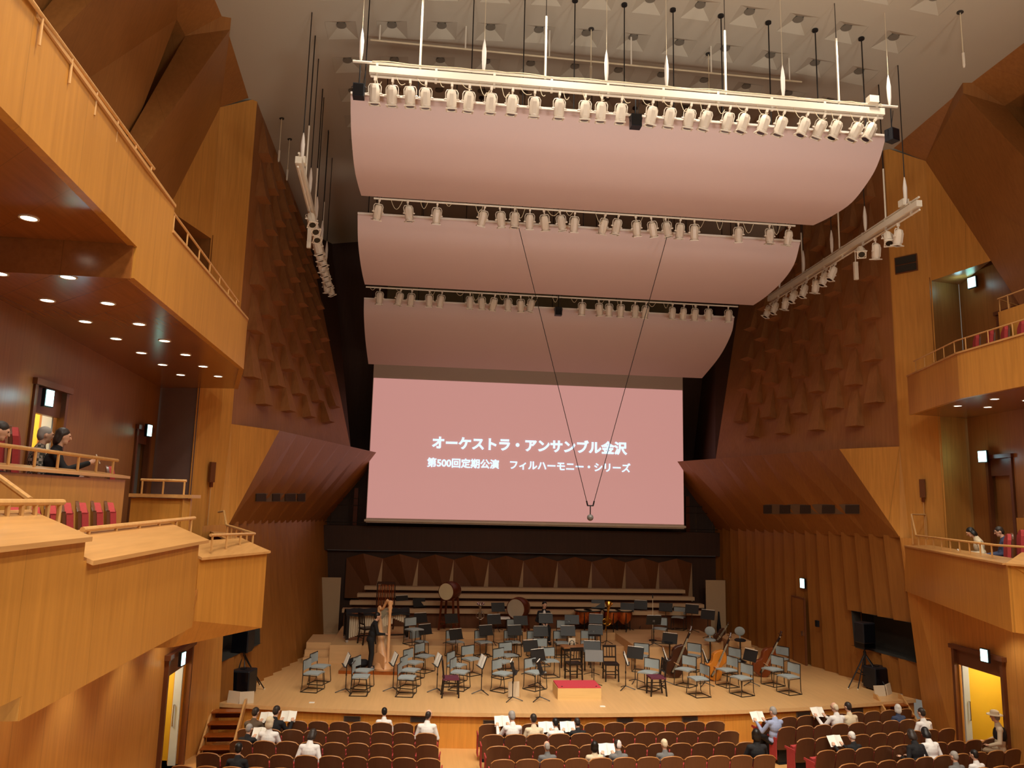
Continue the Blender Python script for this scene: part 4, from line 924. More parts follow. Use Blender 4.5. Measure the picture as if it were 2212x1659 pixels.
# marimba on the left riser
ml = at_z(*Z1(468, 950), ZS+.55); mr = at_z(*Z1(930, 905), ZS+.55); mr.y = ml.y+.35; d = mr-ml; Lm = 1.95
t = thing('marimba', 'long marimba with a black cover and arched pale resonators on the left riser', 'marimba', ml+Vector((.05, .25, 0)), math.atan2(d.y, d.x)*.8)
for x, w in ((0, .78), (Lm, .42)):
    mb = MB()
    for sy in (-1, 1): mb.bar((x, sy*w/2, .08), (x, sy*w/2, .86), .09, .05)
    mb.bar((x, -w/2, .12), (x, w/2, .12), .06, .05); mb.bar((x, -w/2, .84), (x, w/2, .84), .07, .05); lg = mb.build('end_frame', 'black_wood', t)
    for sy in (-1, 1): mb = MB(); mb.lathe([(.045, -.02), (.045, .02)], 12, (x, sy*w/2, .045), Matrix.Rotation(R(90), 3, 'X')); mb.build('caster', 'silver', lg)
mb = MB()
for sy in (-1, 1): mb.bar((0, sy*.37, .84), (Lm, sy*.2, .84), .05, .06)
mb.bar((0, 0, .13), (Lm, 0, .13), .05, .04); mb.build('rail', 'black_wood', t)
mb = MB()
for k in range(34): u = (k+.5)/34; mb.box((.04+u*(Lm-.08), 0, .88), (.045, .68-.3*u, .022))
mb.build('tone_bars', 'bass_wood', t)
mb = MB()
for k in range(26):
    u = (k+.5)/26; ln = .62*(1-u)**.8+.12 if k < 20 else .16+.03*(k-20); mb.tube([(.05+u*(Lm-.1), -.18+.06*u, .83), (.05+u*(Lm-.1), -.18+.06*u, .83-ln)], .034, 8)
mb.build('resonators', 'cream_board', t, smooth=True)
mb = MB(); mb.shell([[(-.06+(Lm+.12)*i/14, (-1+2*j/5)*(.42-.17*i/14), .915+.05*math.sin(math.pi*j/5)+.02*math.sin(i*1.7+j)-(.12 if j in (0, 5) else 0)) for i in range(15)] for j in range(6)], (0, 0, .015)); mb.build('cover', 'cloth_black', t, smooth=True)
# tubular bells
p = at_y(832, 1316, 28.6); p.z = tier(p.x, p.y); z1 = at_y(832, 1259, 28.6).z-p.z
t = thing('tubular_bells', 'rack of tubular bells standing behind the marimba', 'tubular bells', p)
mb = MB(); mb.box((0, 0, z1), (.62, .12, .08)); mb.box((0, 0, .1), (.62, .08, .05))
for sx in (-1, 1): mb.box((sx*.31, 0, z1/2), (.04, .06, z1)); mb.box((sx*.31, 0, .02), (.05, .5, .04))
mb.build('frame', 'bass_dark_wood', t)
for k in range(9): mb = MB(); mb.tube([(-.25+.0625*k, (.03 if k % 2 else -.03), z1-.06), (-.25+.0625*k, (.03 if k % 2 else -.03), .4+.05*k)], .018, 8); mb.build('bell_tube', 'copper', t, smooth=True)
# drums
def drum(name, p, r, ln, yaw, skin, label, stand_h, horiz=True):
    t = thing(name, label, 'drum', p, yaw); M = Matrix.Rotation(R(90), 3, 'X'); c = (0, 0, stand_h)
    mb = MB(); mb.lathe([(r, -ln/2), (r*1.1, -ln*.2), (r*1.12, 0), (r*1.1, ln*.2), (r, ln/2)], 26, c, M); mb.build('shell', 'drum_wood', t, smooth=True)
    for e in (1, -1): mb = MB(); mb.lathe([(r*.99, e*(ln/2+.004)), (r*.99, e*(ln/2+.012))], 26, c, M); mb.build('drumhead', skin, t)
    mb = MB(); mb.lathe([(r*.97, ln/2-.02), (r*1.05, ln/2-.02), (r*1.05, ln/2+.016), (r*.97, ln/2+.016)], 26, c, M, caps=False); mb.build('hoop', 'drum_wood', t)
    mb = MB()
    for sx in (-1, 1):
        for sy in (-1, 1): mb.bar((sx*r*1.0, sy*ln*.35, 0), (sx*r*.75, sy*ln*.3, stand_h-r*.75), .06)
        mb.bar((sx*r*.95, -ln*.4, .12), (sx*r*.95, ln*.4, .12), .06)
    for sy in (-1, 1): mb.bar((-r, sy*ln*.34, .3), (r, sy*ln*.34, .3), .05); mb.bar((-r*.8, sy*ln*.3, stand_h-r*.95), (r*.8, sy*ln*.3, stand_h-r*.95), .06)
    mb.build('stand', 'drum_wood', t); return t
q = at_y(*Z1(1490, 452), 28.35); b0 = tier(q.x, q.y); drum('taiko_drum', (q.x+.16, 28.62, b0), .3, .6, R(-30), 'drum_skin', 'barrel drum with pale skin on a tall dark stand at the back', q.z-b0)
q = at_y(*Z2(518, 622), 28.5); b0 = tier(q.x, q.y); drum('bass_drum', (q.x+.16, 28.7, b0), .35, .5, R(-32), 'drum_skin_grey', 'big bass drum with grey skin tilted beside the seated musician', q.z-b0)
# timpani
tl = [Z2(1195, 705), Z2(1290, 715), Z2(1480, 690), Z2(1605, 680)]
for i, (px, py) in enumerate(tl):
    p = at_y(px, py, 28.65); b0 = tier(p.x, 28.65); p = Vector((p.x, 28.65, b0))
    t = thing('timpani', 'copper kettle drum at the back of the stage, %s' % nth(i, 4), 'timpani', p, 0, 'kettle drums')
    r = .3; mb = MB(); mb.lathe([(.05, .22), (.16, .3), (.26, .42), (r, .6), (r, .72)], 22); mb.build('kettle', 'copper', t, smooth=True)
    mb = MB(); mb.lathe([(r+.01, .72), (r+.01, .735)], 22); mb.build('drumhead', 'drum_skin', t); mb = MB(); mb.lathe([(r, .7), (r+.03, .7), (r+.03, .745), (r, .745)], 22, caps=False); mb.build('hoop', 'chair_tube', t)
    mb = MB()
    for k in range(3): a = 2.1*k+.5; mb.tube([(.3*math.cos(a), .3*math.sin(a), 0), (.28*math.cos(a), .28*math.sin(a), .3), (.29*math.cos(a), .29*math.sin(a), .66)], .018, 6); mb.tube([(0, 0, .2), (.28*math.cos(a), .28*math.sin(a), .08)], .018, 6)
    mb.build('frame', 'black_metal', t, smooth=True)
# percussion table
p = at_y(*Z2(355, 708), 28.45); b0 = tier(p.x, 28.45); p = Vector((p.x, 28.45, b0))
t = thing('percussion_table', 'narrow table with a white cloth before the bass drum', 'table', p); h = at_y(*Z2(355, 708), 28.45).z-b0
mb = MB(); mb.box((0, 0, h-.02), (.8, .4, .04)); mb.build('top', 'paper', t)
for sx in (-1, 1): mb = MB(); mb.tube([(sx*.36, -.15, 0), (sx*.36, -.15, h-.04)], .015, 6); mb.tube([(sx*.36, .15, 0), (sx*.36, .15, h-.04)], .015, 6); mb.build('leg', 'black_metal', t)
o = MB().ball((0, 0, .05), (.12, .09, .05), 14).build('cloth_bundle', 'soft_blue', None, smooth=True, loc=p+Vector((-.3, 0, h))); tag(o, 'light blue cloth bundle on the percussion table', 'cloth')
# brass instruments on stands
def bell_horn(p, h, mat, label, name, lean, bellup=True):
    t = thing(name, label, 'brass instrument', p, 0)
    mb = MB()
    for k in range(3): a = 2.1*k; mb.tube([(0, 0, .12), (.22*math.cos(a), .22*math.sin(a), .01)], .012, 6)
    mb.tube([(0, 0, .1), (0, 0, h*.55)], .014, 6); mb.build('stand', 'black_metal', t, smooth=True)
    M = Matrix.Rotation(R(lean), 3, 'X'); c = (0, -.02, h*.5)
    mb = MB(); mb.lathe([(.02, -h*.25), (.02, 0), (.03, h*.22), (.055, h*.36), (.11, h*.44), (.14, h*.46), (.135, h*.465), (.10, h*.45), (.02, h*.36)], 18, c, M, caps=False); mb.build('bell', mat, t, smooth=True)
    mb = MB()
    for k, (dx, r) in enumerate(((.09, .07), (-.08, .06), (.03, .1))): mb.tube([(dx+r*math.cos(a/10*6.283), -.02, h*.5+r*1.5*math.sin(a/10*6.283)) for a in range(10)], .014, 6, close=True)
    for k in range(3): mb.tube([(-.03+.04*k, -.06, h*.42), (-.03+.04*k, -.06, h*.62)], .015, 8)
    mb.build('tubing', mat, t, smooth=True); return t
p = foot(*Z2(165, 830)); bell_horn(p, 1.0, 'silver', 'silver brass instrument glinting on a stand left of the percussion table', 'euphonium', 20)
p = foot(*Z2(1430, 975)); bell_horn(p, 1.55, 'brass', 'gold trombone upright on a stand before the kettle drums', 'trombone', 25)
# double basses and cello-sized instruments resting tilted
def bass(base, top, mat, label, cant=0):
    """base and top are world points in one upright plane; the body lies along that line"""
    d = top-base; L = d.length; yax = d/L; zax = Vector((0, -1, 0)); xax = yax.cross(zax).normalized(); zax = xax.cross(yax)
    Mx = Matrix((xax, yax, zax)).transposed().to_4x4(); Mx.translation = base
    t = thing('double_bass', label, 'double bass', (0, 0, 0), 0, 'double basses'); t.matrix_world = Mx
    k = L/1.75
    half = [(0, .0), (.2, .015), (.3, .1), (.335, .24), (.3, .38), (.21, .46), (.195, .55), (.22, .64), (.255, .72), (.25, .82), (.2, .92), (.11, 1.0), (.045, 1.06)]
    outl = [(x*k, y*k+.06) for x, y in half]+[(-x*k, y*k+.06) for x, y in half[::-1][:-1]]
    mb = MB(); mb.prism([(x, y, -.1*k) for x, y in outl], (0, 0, .2*k)); N = len(outl)
    o = mb.build('body', mat, t); bv = o.modifiers.new('bevel', 'BEVEL'); bv.width = .025*k; bv.segments = 2; bv.limit_method = 'ANGLE'
    mb = MB(); mb.bar((0, 1.04*k+.06, .06*k), (0, L-.12*k, .03*k), .05*k, .04*k); mb.tube([(0, L-.14*k, .03*k), (0, L-.06*k, .0), (0, L, -.02), (0, L+.01, -.07*k), (0, L-.05*k, -.07*k)], [.035*k, .035*k, .04*k, .035*k, .02*k], 8)
    for sx in (-1, 1): mb.tube([(0, L-.1*k, 0), (sx*.09*k, L-.1*k, -.02)], .012*k, 6)
    mb.build('neck', 'bass_dark_wood', t, smooth=True)
    mb = MB(); mb.bar((0, .72*k, .14*k), (0, L-.2*k, .08*k), .05*k, .015*k); mb.bar((0, .16*k, .12*k), (0, .38*k, .15*k), .07*k, .015*k); mb.build('fingerboard', 'black_wood', t)
    mb = MB(); mb.box((0, .5*k, .16*k), (.16*k, .015*k, .11*k)); mb.build('bridge', 'harp_wood', t)
    mb = MB()
    for q in range(4): mb.tube([(-.018+.012*q, .2*k, .16*k), (-.03+.02*q, .5*k, .215*k), (-.012+.008*q, L-.16*k, .07*k)], .0022, 4)
    mb.build('strings', 'cable_cream', t)
    mb = MB(); mb.tube([(0, 0, 0), (0, .08, 0)], .01, 6); mb.build('endpin', 'silver', t)
    return t
def bpt(z, Y): return at_y(*z, Y)
for zb, zt, Y, mat, lab in ((Z3(385, 1310), Z3(618, 805), None, 'bass_dark_wood', 'dark brown double bass leaning left of the orange one'), (Z3(780, 1340), Z3(1010, 870), None, 'bass_light_wood', 'orange-brown double bass leaning between the right chairs'),
        (Z3(1265, 1300), Z3(1515, 855), None, 'bass_red_wood', 'red-brown double bass leaning nearest the right stage wall'), (Z3(850, 1110), Z3(992, 755), None, 'bass_dark_wood', 'dark double bass farthest back on the right riser')):
    b0 = foot(*zb); bass(b0+Vector((0, 0, .02)), at_y(*zt, b0.y), mat, lab)
# stools
def stool(p, label, back, r=.17, h=.66):
    t = thing('bass_stool', label, 'stool', p, R(-20), 'round stools')
    mb = MB(); mb.lathe([(r, h), (r+.02, h+.02), (r+.02, h+.05), (r*.9, h+.075)], 20); mb.build('seat', back or 'black_plastic', t, smooth=True)
    mb = MB(); mb.tube([(0, 0, .08), (0, 0, h)], .025, 10); mb.build('column', 'chair_tube', t, smooth=True)
    mb = MB(); mb.lathe([(.2, 0), (.2, .02), (.05, .07), (.03, .1)], 20); mb.build('base', 'black_metal', t, smooth=True)
    if back: mb = MB(); mb.ball((0, .15, h+.3), (.17, .035, .15), 16); mb.bar((0, .12, h), (0, .17, h+.2), .04, .02); mb.build('backrest', 'grey_fabric', t, smooth=True)
    return t
stool(foot(*Z3(1105, 1150)), 'black stool with round grey back right of the riser', 'black_plastic'); stool(foot(*Z3(805, 1150)), 'round blue-grey stool behind the orange double bass', 'grey_fabric'); stool(foot(*Z3(400, 1180)), 'black round stool without back behind the dark double bass', None)
# tall thin microphone stand, instrument case, wall box, white acoustic screens
p = foot(*Z3(232, 940)); zt = at_y(*Z3(237, 520), p.y).z-p.z; t = thing('microphone_stand', 'tall thin pale microphone stand on the right riser', 'microphone stand', p)
mb = MB(); mb.tube([(0, 0, .05), (0, 0, zt)], [.016, .008], 8); mb.build('pole', 'cable_cream', t, smooth=True); mb = MB(); mb.lathe([(.14, 0), (.14, .02), (.03, .05)], 16); mb.build('base', 'black_metal', t); mb = MB(); mb.lathe([(.012, zt), (.018, zt+.03), (.018, zt+.12), (.0, zt+.14)], 10); mb.build('microphone', 'black_metal', t, smooth=True)
for s, (x0, x1, y0), lab in ((-1, (690, 737, 1247), 'left'), (1, (1524, 1566, 1253), 'right')):
    a, b_ = at_y(x0, y0, 30.7), at_y(x1, y0, 30.7)
    t = thing('acoustic_screen', 'tall pale screen standing against the %s end of the back wall' % lab, 'screen', ((a.x+b_.x)/2, 30.7, ZS), 0, 'pale screens')
    mb = MB(); mb.box((0, 0, (a.z-ZS)/2), (b_.x-a.x, .06, a.z-ZS)); mb.build('panel', 'white_panel', t); mb = MB(); mb.box((0, .03, .03), (b_.x-a.x, .3, .06)); mb.build('foot', 'white_panel', t)
p = at_y(*Z3(890, 812), 30.3); p.z = ZS; t = thing('instrument_case', 'slim black instrument case upright before the right pale screen', 'case', (p.x, 30.3, p.z), 0)
h = at_y(*Z3(890, 650), 30.3).z-p.z; mb = MB(); mb.lathe([(.02, -.0), (.07, .03), (.085, h*.4), (.05, h*.7), (.03, h)], 12); mb.build('shell', 'black_plastic', t, smooth=True); mb = MB(); mb.tube([(0, -.09, h*.3), (0, -.13, h*.35), (0, -.13, h*.45), (0, -.07, h*.5)], .012, 6); mb.build('handle', 'black_metal', t)
p = at_x(*Z3(1880, 770), 8.62); t = thing('wall_telephone', 'small black box on the right stage wall beside the door', 'wall box', p, 0); mb = MB(); mb.box((-.04, 0, 0), (.08, .14, .2)); mb.build('case', 'black_plastic', t); mb = MB(); mb.box((-.09, 0, .02), (.03, .06, .17)); mb.build('handset', 'black_metal', t)
# loudspeaker stacks on both stage corners
def pa_stack(sd, s, sub, tops, legs, cards):
    b0 = at_z(*sub, ZS)
    t = thing('subwoofer', 'black floor loudspeaker at the %s stage corner' % sd, 'loudspeaker', b0, R(-s*-12), 'floor loudspeakers')
    mb = MB(); mb.box((0, 0, .34), (.56, .5, .6)); o = mb.build('cabinet', 'black_plastic', t); bv = o.modifiers.new('bevel', 'BEVEL'); bv.width = .03; bv.segments = 2
    mb = MB(); mb.box((0, -.255, .34), (.5, .015, .52)); mb.build('grille', 'lens_black', t); mb = MB(); mb.box((0, 0, .65), (.12, .12, .03)); mb.build('pole_socket', 'black_metal', t)
    for sx in (-1, 1):
        for sy in (-1, 1): mb = MB(); mb.lathe([(.03, 0), (.03, .045)], 8, (sx*.2, sy*.18, 0)); mb.build('foot', 'black_metal', t)
    for i, (dx, dy, pt) in enumerate(tops):
        q = b0+Vector((dx, dy, 0)); zt = at_y(*pt, q.y).z-ZS; qq = at_y(*pt, q.y); q.x = max(-8.75, min(8.85, qq.x))
        word = ['outer', 'inner'][i]
        t = thing('speaker_stand', 'black tripod speaker stand at the %s stage corner, %s one' % (sd, word), 'speaker stand', q, R(30*i), 'speaker stands')
        mb = MB(); mb.tube([(0, 0, .12), (0, 0, zt-.3)], .022, 8); mb.lathe([(.04, .9), (.04, 1.0)], 10); mb.build('pole', 'black_metal', t, smooth=True)
        for k in range(3):
            a = 2*math.pi*k/3+legs; mb = MB(); mb.tube([(0, 0, .95), (.62*math.cos(a), .62*math.sin(a), .02)], .016, 6); mb.tube([(0, 0, .35), (.33*math.cos(a), .33*math.sin(a), .46)], .012, 6); lg = mb.build('leg', 'black_metal', t); mb = MB(); mb.ball((.62*math.cos(a), .62*math.sin(a), .02), .024, 8); mb.build('rubber_foot', 'cable_cream', lg)
        t = thing('loudspeaker', 'black loudspeaker on a tripod stand at the %s stage corner, %s one' % (sd, word), 'loudspeaker', q+Vector((0, 0, zt-.3)), R(s*18), 'loudspeakers on stands')
        mb = MB(); mb.prism([(-.24, -.2, 0), (.24, -.2, 0), (.17, .2, 0), (-.17, .2, 0)], (0, 0, .58)); o = mb.build('cabinet', 'black_plastic', t); bv = o.modifiers.new('bevel', 'BEVEL'); bv.width = .025; bv.segments = 2
        mb = MB(); mb.box((0, -.205, .29), (.42, .015, .5)); mb.build('grille', 'lens_black', t)
    for i, (pt, rz) in enumerate(cards):
        p = at_z(*pt, ZS); tag(MB().box((0, 0, .14), (.34, .03, .28)).build('folded_card', 'cream_board', None, loc=p, rot=(R(-10), 0, R(rz))), 'cream folded card on the floor before the %s loudspeakers, %s half' % (sd, ['left', 'right'][i]), 'card', 'cream floor cards')
pa_stack('left', -1, (522, 1501), ((-.2, .3, (507, 1382)), (.2, .45, (529, 1378))), .4, (((503, 1519), -25), ((532, 1520), 12)))
pa_stack('right', 1, (1895, 1489), ((-.4, .1, (1866, 1365)), (.15, .3, (1904, 1378))), 1.2, (((1902, 1504), 6), ((1922, 1500), 40)))
# wooden steps from the stalls to the stage, left and right
def stage_stairs(x, y, label, s):
    t = thing('stage_stairs', label, 'stairs', (x, y, ZF), 0, 'stairs to the stage'); w = .72; n = 4
    for sx in (-1, 1):
        mb = MB(); mb.prism([(sx*w/2, -1.0, 0), (sx*w/2, .12, .86), (sx*w/2, .12, .98), (sx*w/2, -.02, .98), (sx*w/2, -1.14, .1), (sx*w/2, -1.14, 0)], (.045, 0, 0)); mb.build('side_board', 'rail_wood', t)
    for k in range(n):
        z = .17+.2*k; y_ = -.98+.26*k; mb = MB(); mb.box((.02, y_, z), (w-.04, .28, .03)); mb.build('tread', 'bass_wood', t)
        mb = MB(); mb.box((.02, y_+.13, z-.1), (w-.06, .02, .17)); mb.build('riser_board', 'drum_wood', t)
p = at_z(497, 1521, ZS); stage_stairs(p.x, p.y-.12, 'wooden steps climbing to the left end of the stage', -1)
p = at_z(1938, 1505, ZS); stage_stairs(p.x-.45, p.y-.3, 'wooden steps climbing to the right end of the stage', 1)
# organ gallery railing and bits behind the screen
for s, sd in ((-1, 'left'), (1, 'right')):
    x0, x1 = s*8.0, s*6.3; z = 5.38
    t = thing('gallery_railing', 'thin metal railing on the organ gallery, %s of the projection screen' % sd, 'railing', (s*7.1, 31.35, z), 0, 'gallery railings')
    mb = MB(); [mb.tube([(x0-s*7.1, 0, h), (x1-s*7.1, 0, h)], .018, 6) for h in (.12, .78, 1.05)]; mb.build('rail', 'chair_tube', t, smooth=True)
    for k in range(3): mb = MB(); x = -.7+.7*k; mb.tube([(x, 0, 0), (x, 0, 1.05)], .016, 6); mb.build('post', 'chair_tube', t)
    mb = MB(); mb.box((s*6.9, 31.9, 6.1), (.16, .16, 1.5)); tag(mb.build('gallery_post', 'drum_wood'), 'slim reddish post on the organ gallery, %s of the screen' % sd, 'post', 'gallery posts')
# slim reddish fixtures on the piers
for s, sd in ((-1, 'left'), (1, 'right')):
    q = at_y(1994, 1055, 20.0) if s > 0 else at_y(456, 1020, 20.0)
    t = thing('wall_fixture', 'slim reddish wall fixture with a thin rod on the %s pier' % sd, 'wall fixture', q, R(-s*52), 'pier fixtures')
    mb = MB(); mb.box((0, -.04, 0), (.14, .08, .5)); mb.build('case', 'door_frame', t); mb = MB(); mb.box((0, -.04, -.31), (.07, .06, .12)); mb.build('neck', 'drum_wood', t); mb = MB(); mb.tube([(0, -.03, -.37), (0, -.03, -1.3)], .015, 6); mb.build('rod', 'rail_wood', t)
# ================================================================== HANDRAILS
def handrail(pts, posts, label, r=.022, grp='balcony handrails'):
    o0 = Vector(pts[0]); t = thing('handrail', label, 'handrail', o0, 0, grp)
    mb = MB(); mb.tube([Vector(p)-o0 for p in pts], r, 8); mb.build('rail', 'rail_wood', t, smooth=True)
    for p, h in posts: p = Vector(p)-o0; mb = MB(); mb.tube([p, p-Vector((0, 0, h))], r*.72, 7); mb.build('post', 'rail_wood', t)
def along(a, b_, n, h, e=.04): a, b_ = Vector(a), Vector(b_); return [(a.lerp(b_, e+(1-2*e)*k/(n-1)), h) for k in range(n)]
a, b_ = at_x(69, 4, -7.62), at_x(333, 365, -7.88); a0 = a+(a-b_)*.7
handrail([a0, b_], along(a0, b_, 10, .27, .02), 'handrail on the higher near front of the left upper balcony', .018)
a, b_ = at_x(369, 452, -7.98), at_x(515, 652, -8.08); handrail([a, b_], along(a, b_, 7, .24), 'handrail on the lower far front of the left upper balcony', .018)
a, b_ = at_x(-60, 1083, -7.15), at_x(136, 1085, -7.15); a.z = b_.z; handrail([a, b_], along(a, b_, 7, .28), 'handrail on the nearest left box front', .026)
p = at_x(65, 1080, -7.3); q = at_x(-20, 1018, -7.9); handrail([q, p], [(p, .5)], 'sloping handrail behind the nearest left box', .026)
a, b_ = at_x(178, 1144, -7.15), at_x(420, 1119, -7.2); handrail([a, b_], along(a, b_, 6, .2), 'handrail on the middle left box front', .024)
a, b_, c, d, e = at_x(455, 1156, -7.35), at_x(550, 1153, -7.05), at_x(489, 1134, -8.35), at_x(484, 1104, -8.55), at_x(472, 1106, -8.75)
handrail([a, b_, c, d, e], along(a, b_, 4, .24)+along(b_, c, 6, .24), 'handrail round the farthest left box front', .024)
a, b_ = at_x(-60, 953, -8.75), at_x(254, 995, -8.75); handrail([a, b_], along(a, b_, 7, .25), 'handrail on the raised rear row of the left boxes', .024)
a, b_ = at_x(303, 1037, -8.6), at_x(397, 1040, -8.6); a = Vector((-9.3, 14.75, 6.66)); b_ = Vector((-8.5, 14.75, 6.66)); handrail([a, b_], along(a, b_, 3, .26), 'short handrail on the small rear box at the far left', .024)
a, b_ = Vector((8.95, 19.6, 5.8)), Vector((7.15, 14.4, 5.8)); e = b_+Vector((.2, -1.2, 0)); f = Vector((9.05, 19.9, 6.35)); g = Vector((9.5, 19.95, 6.35))
handrail([g, f, a, b_, e], along(a, b_, 9, .26)+[(f, .8), (g, .8)], 'handrail along the right box front', .024)
a, b_ = Vector((10.4, 12.3, 6.95)), Vector((8.75, 12.0, 6.95)); c = Vector((8.8, 10, 6.95))
handrail([a, b_, c], along(a, b_, 5, .27), 'handrail on the raised rear row of the right boxes', .024)
a, b_, c = at_z(1975, 770, 10.45), at_z(2081, 728, 10.5), at_z(2216, 687, 10.5)
handrail([Vector((8.7, 18.9, 10.4)), Vector((8.12, 16.45, 10.42)), Vector((8.06, 13.8, 10.42))], along((8.7, 18.9, 10.4), (8.12, 16.45, 10.42), 5, .3)+along((8.1, 16.2, 10.42), (8.06, 13.8, 10.42), 4, .3), 'handrail on the front of the right upper balcony', .018)
handrail([Vector((10.6, 17.05, 11.45)), Vector((9.15, 16.3, 11.45)), Vector((9.05, 13, 11.45))], along((10.6, 17.05, 11.45), (9.15, 16.3, 11.45), 4, .33)+along((9.14, 16.1, 11.45), (9.05, 13, 11.45), 4, .33), 'handrail on the rear row of the right upper balcony', .018)
# ================================================================== STALLS SEATS
SEATZ = ZF
def make_seat(label, grp):
    t = thing('theatre_seat', label, 'seat', (0, 0, 0), 0, grp)
    W = .235
    def topz(i, n): u = i/n*2-1; return .87-.05*u*u-(.03 if abs(u) > .9 else 0)
    rows = []
    for j in range(7):
        v = j/6; row = []
        for i in range(9): u = i/8*2-1; row.append((W*u, -.12-.10*v+.035*(1-u*u)*-1, .34+(topz(i, 8)-.34)*v))
        rows.append(row)
    mb = MB(); mb.shell(rows, (0, .022, 0)); mb.build('back_shell', 'seat_shell', t, smooth=True)
    top = rows[-1]; mb = MB(); mb.tube([(p[0], p[1]+.012, p[2]) for p in top], .013, 6); mb.build('top_rail', 'seat_edge', t, smooth=True)
    r2 = [[(p[0]*.93, p[1]+.024, .36+(p[2]-.36)*.86) for p in row] for row in rows]
    mb = MB(); mb.shell(r2, (0, .055, 0)); mb.build('back_cushion', 'red_plush', t, smooth=True)
    mb = MB(); mb.shell([[(-.205+.41*i/6, -.06+.07*math.sin(math.pi*j/5)*.2+.05*j/5, .36+.28*j/5) for i in range(7)] for j in range(6)], (0, .1, .01)); mb.build('seat_cushion', 'red_plush', t, smooth=True)
    for sx in (-1, 1): mb = MB(); mb.box((sx*.237, .06, .575), (.024, .36, .05)); mb.box((sx*.237, .03, .34), (.022, .28, .43)); mb.build('armrest', 'red_plush', t)
    mb = MB(); mb.box((0, -.03, .17), (.3, .06, .34)); mb.box((0, -.0, .01), (.36, .2, .02)); mb.build('pedestal', 'black_metal', t)
    return t
SEAT = None; SEATPOS = []
def seat_row(p0, p1, n, label, grp, ztop=.88):
    global SEAT
    a, b_ = at_z(*p0, ZF+ztop), at_z(*p1, ZF+ztop); d = b_-a; rz = math.atan2(d.y, d.x)
    for i in range(n):
        c = a.lerp(b_, (i+.5)/n); c = Vector((c.x, c.y, ZF))+Vector((-math.sin(rz), math.cos(rz), 0))*.22
        lab = 'brown-backed seat, %s, %s' % (nth(i, n), label); SEATPOS.append((c.copy(), rz))
        k = d.length/n/.5
        if SEAT is None: SEAT = make_seat(lab, 'theatre seats in the stalls'); o = SEAT; o.location = c; o.rotation_euler = (0, 0, rz)
        else: o = dup(SEAT, c, rz, lab)
        o.scale = (k, 1, 1)
Q5 = lambda x, y: (400+x/3.687, 1460+y/3.687)
Q6 = lambda x, y: (980+x/3.352, 1460+y/3.352)
Q4 = lambda x, y: (1660+x/4.007, 1300+y/4.007)
RW = ['front row', 'second row', 'third row', 'fourth row', 'fifth row', 'sixth row']
for i, (a, b_, n) in enumerate(((Q5(470, 343), Q5(1992, 375), 9), (Q5(413, 412), Q5(2010, 452), 9), (Q5(352, 505), Q5(2025, 545), 9), (Q5(85, 605), Q5(2040, 652), 10), (Q5(-120, 705), Q5(2060, 760), 11))):
    seat_row(a, b_, n, '%s of the left stalls block' % RW[i], None)
for i, (a, b_, n) in enumerate(((Q6(180, 345), Q6(1967, 322), 12), (Q6(205, 422), Q6(2072, 392), 12), (Q6(237, 505), Q6(2200, 472), 12), (Q6(268, 602), Q6(2335, 565), 12))):
    seat_row(a, b_, n, '%s of the centre stalls block' % RW[i], None)
for i, (a, b_, n) in enumerate(((Q4(-55, 1005), Q4(1245, 918), 9), (Q4(85, 1082), Q4(1415, 1000), 9), (Q4(245, 1182), Q4(1620, 1085), 9), (Q4(418, 1285), Q4(2000, 1172), 10), (Q4(608, 1402), Q4(2190, 1262), 10), (Q4(860, 1512), Q4(2420, 1380), 9))):
    seat_row(a, b_, n, '%s of the right stalls block' % RW[i], None)
# red box seats
def box_seat(p, rz, label, h=.95):
    t = thing('box_seat', label, 'seat', p, rz, 'red box seats')
    mb = MB(); mb.shell([[(-.22+.44*i/6, -.2-.03*math.sin(math.pi*i/6)-.06*j/6, .4+(h-.4)*j/6-.13*((i-3)/3)**2*(j == 6)) for i in range(7)] for j in range(7)], (0, -.035, 0)); mb.build('back_shell', 'seat_shell', t, smooth=True)
    mb = MB(); mb.shell([[(-.21+.42*i/6, -.195-.03*math.sin(math.pi*i/6)-.06*j/6, .4+(h-.42)*j/6-.13*((i-3)/3)**2*(j == 6)) for i in range(7)] for j in range(7)], (0, .07, .0)); mb.build('back_cushion', 'red_plush', t, smooth=True)
    mb = MB(); mb.box((0, .05, .42), (.42, .42, .1)); o = mb.build('seat_cushion', 'red_plush', t); bv = o.modifiers.new('bevel', 'BEVEL'); bv.width = .035; bv.segments = 3
    for sx in (-1, 1):
        mb = MB(); mb.tube([(sx*.235, -.2, .62), (sx*.235, .1, .62), (sx*.235, .18, .58)], .03, 8); mb.box((sx*.235, 0, .33), (.03, .3, .5)); mb.build('armrest', 'red_plush', t, smooth=True)
    mb = MB(); mb.box((0, -.03, .18), (.3, .08, .36)); mb.box((0, 0, .01), (.4, .3, .02)); mb.build('pedestal', 'black_metal', t)
def bs(px, py, x, fz, rz, lab, h=.95): q = at_x(px, py, x); box_seat(Vector((q.x, q.y, fz)), rz, lab, h)
FL = math.atan2(-.92, .39)
for i, px in enumerate((152, 183, 213, 242, 268)):
    q = at_x(px+16, 1083, -8.0); box_seat(Vector((q.x, q.y, 5.2)), FL, 'red high-backed box seat behind the middle left box front, %s of five' % ['nearest', 'second nearest', 'middle', 'second farthest', 'farthest'][i], max(.8, q.z-5.2))
for i, (px, lab) in enumerate(((38, 'red box seat behind the nearest left box front, left'), (80, 'red box seat behind the nearest left box front, middle'), (122, 'red box seat behind the nearest left box front, right'))):
    q = at_x(px+14, 1092, -8.05); box_seat(Vector((q.x, q.y, 5.3)), FL, lab, max(.8, q.z-5.3))
q = at_x(277, 1006, -8.9); q2 = Vector((q.x, q.y, 5.05)); box_seat(q2, FL, 'tall red box seat at the end of the raised rear row on the left', q.z-5.05)
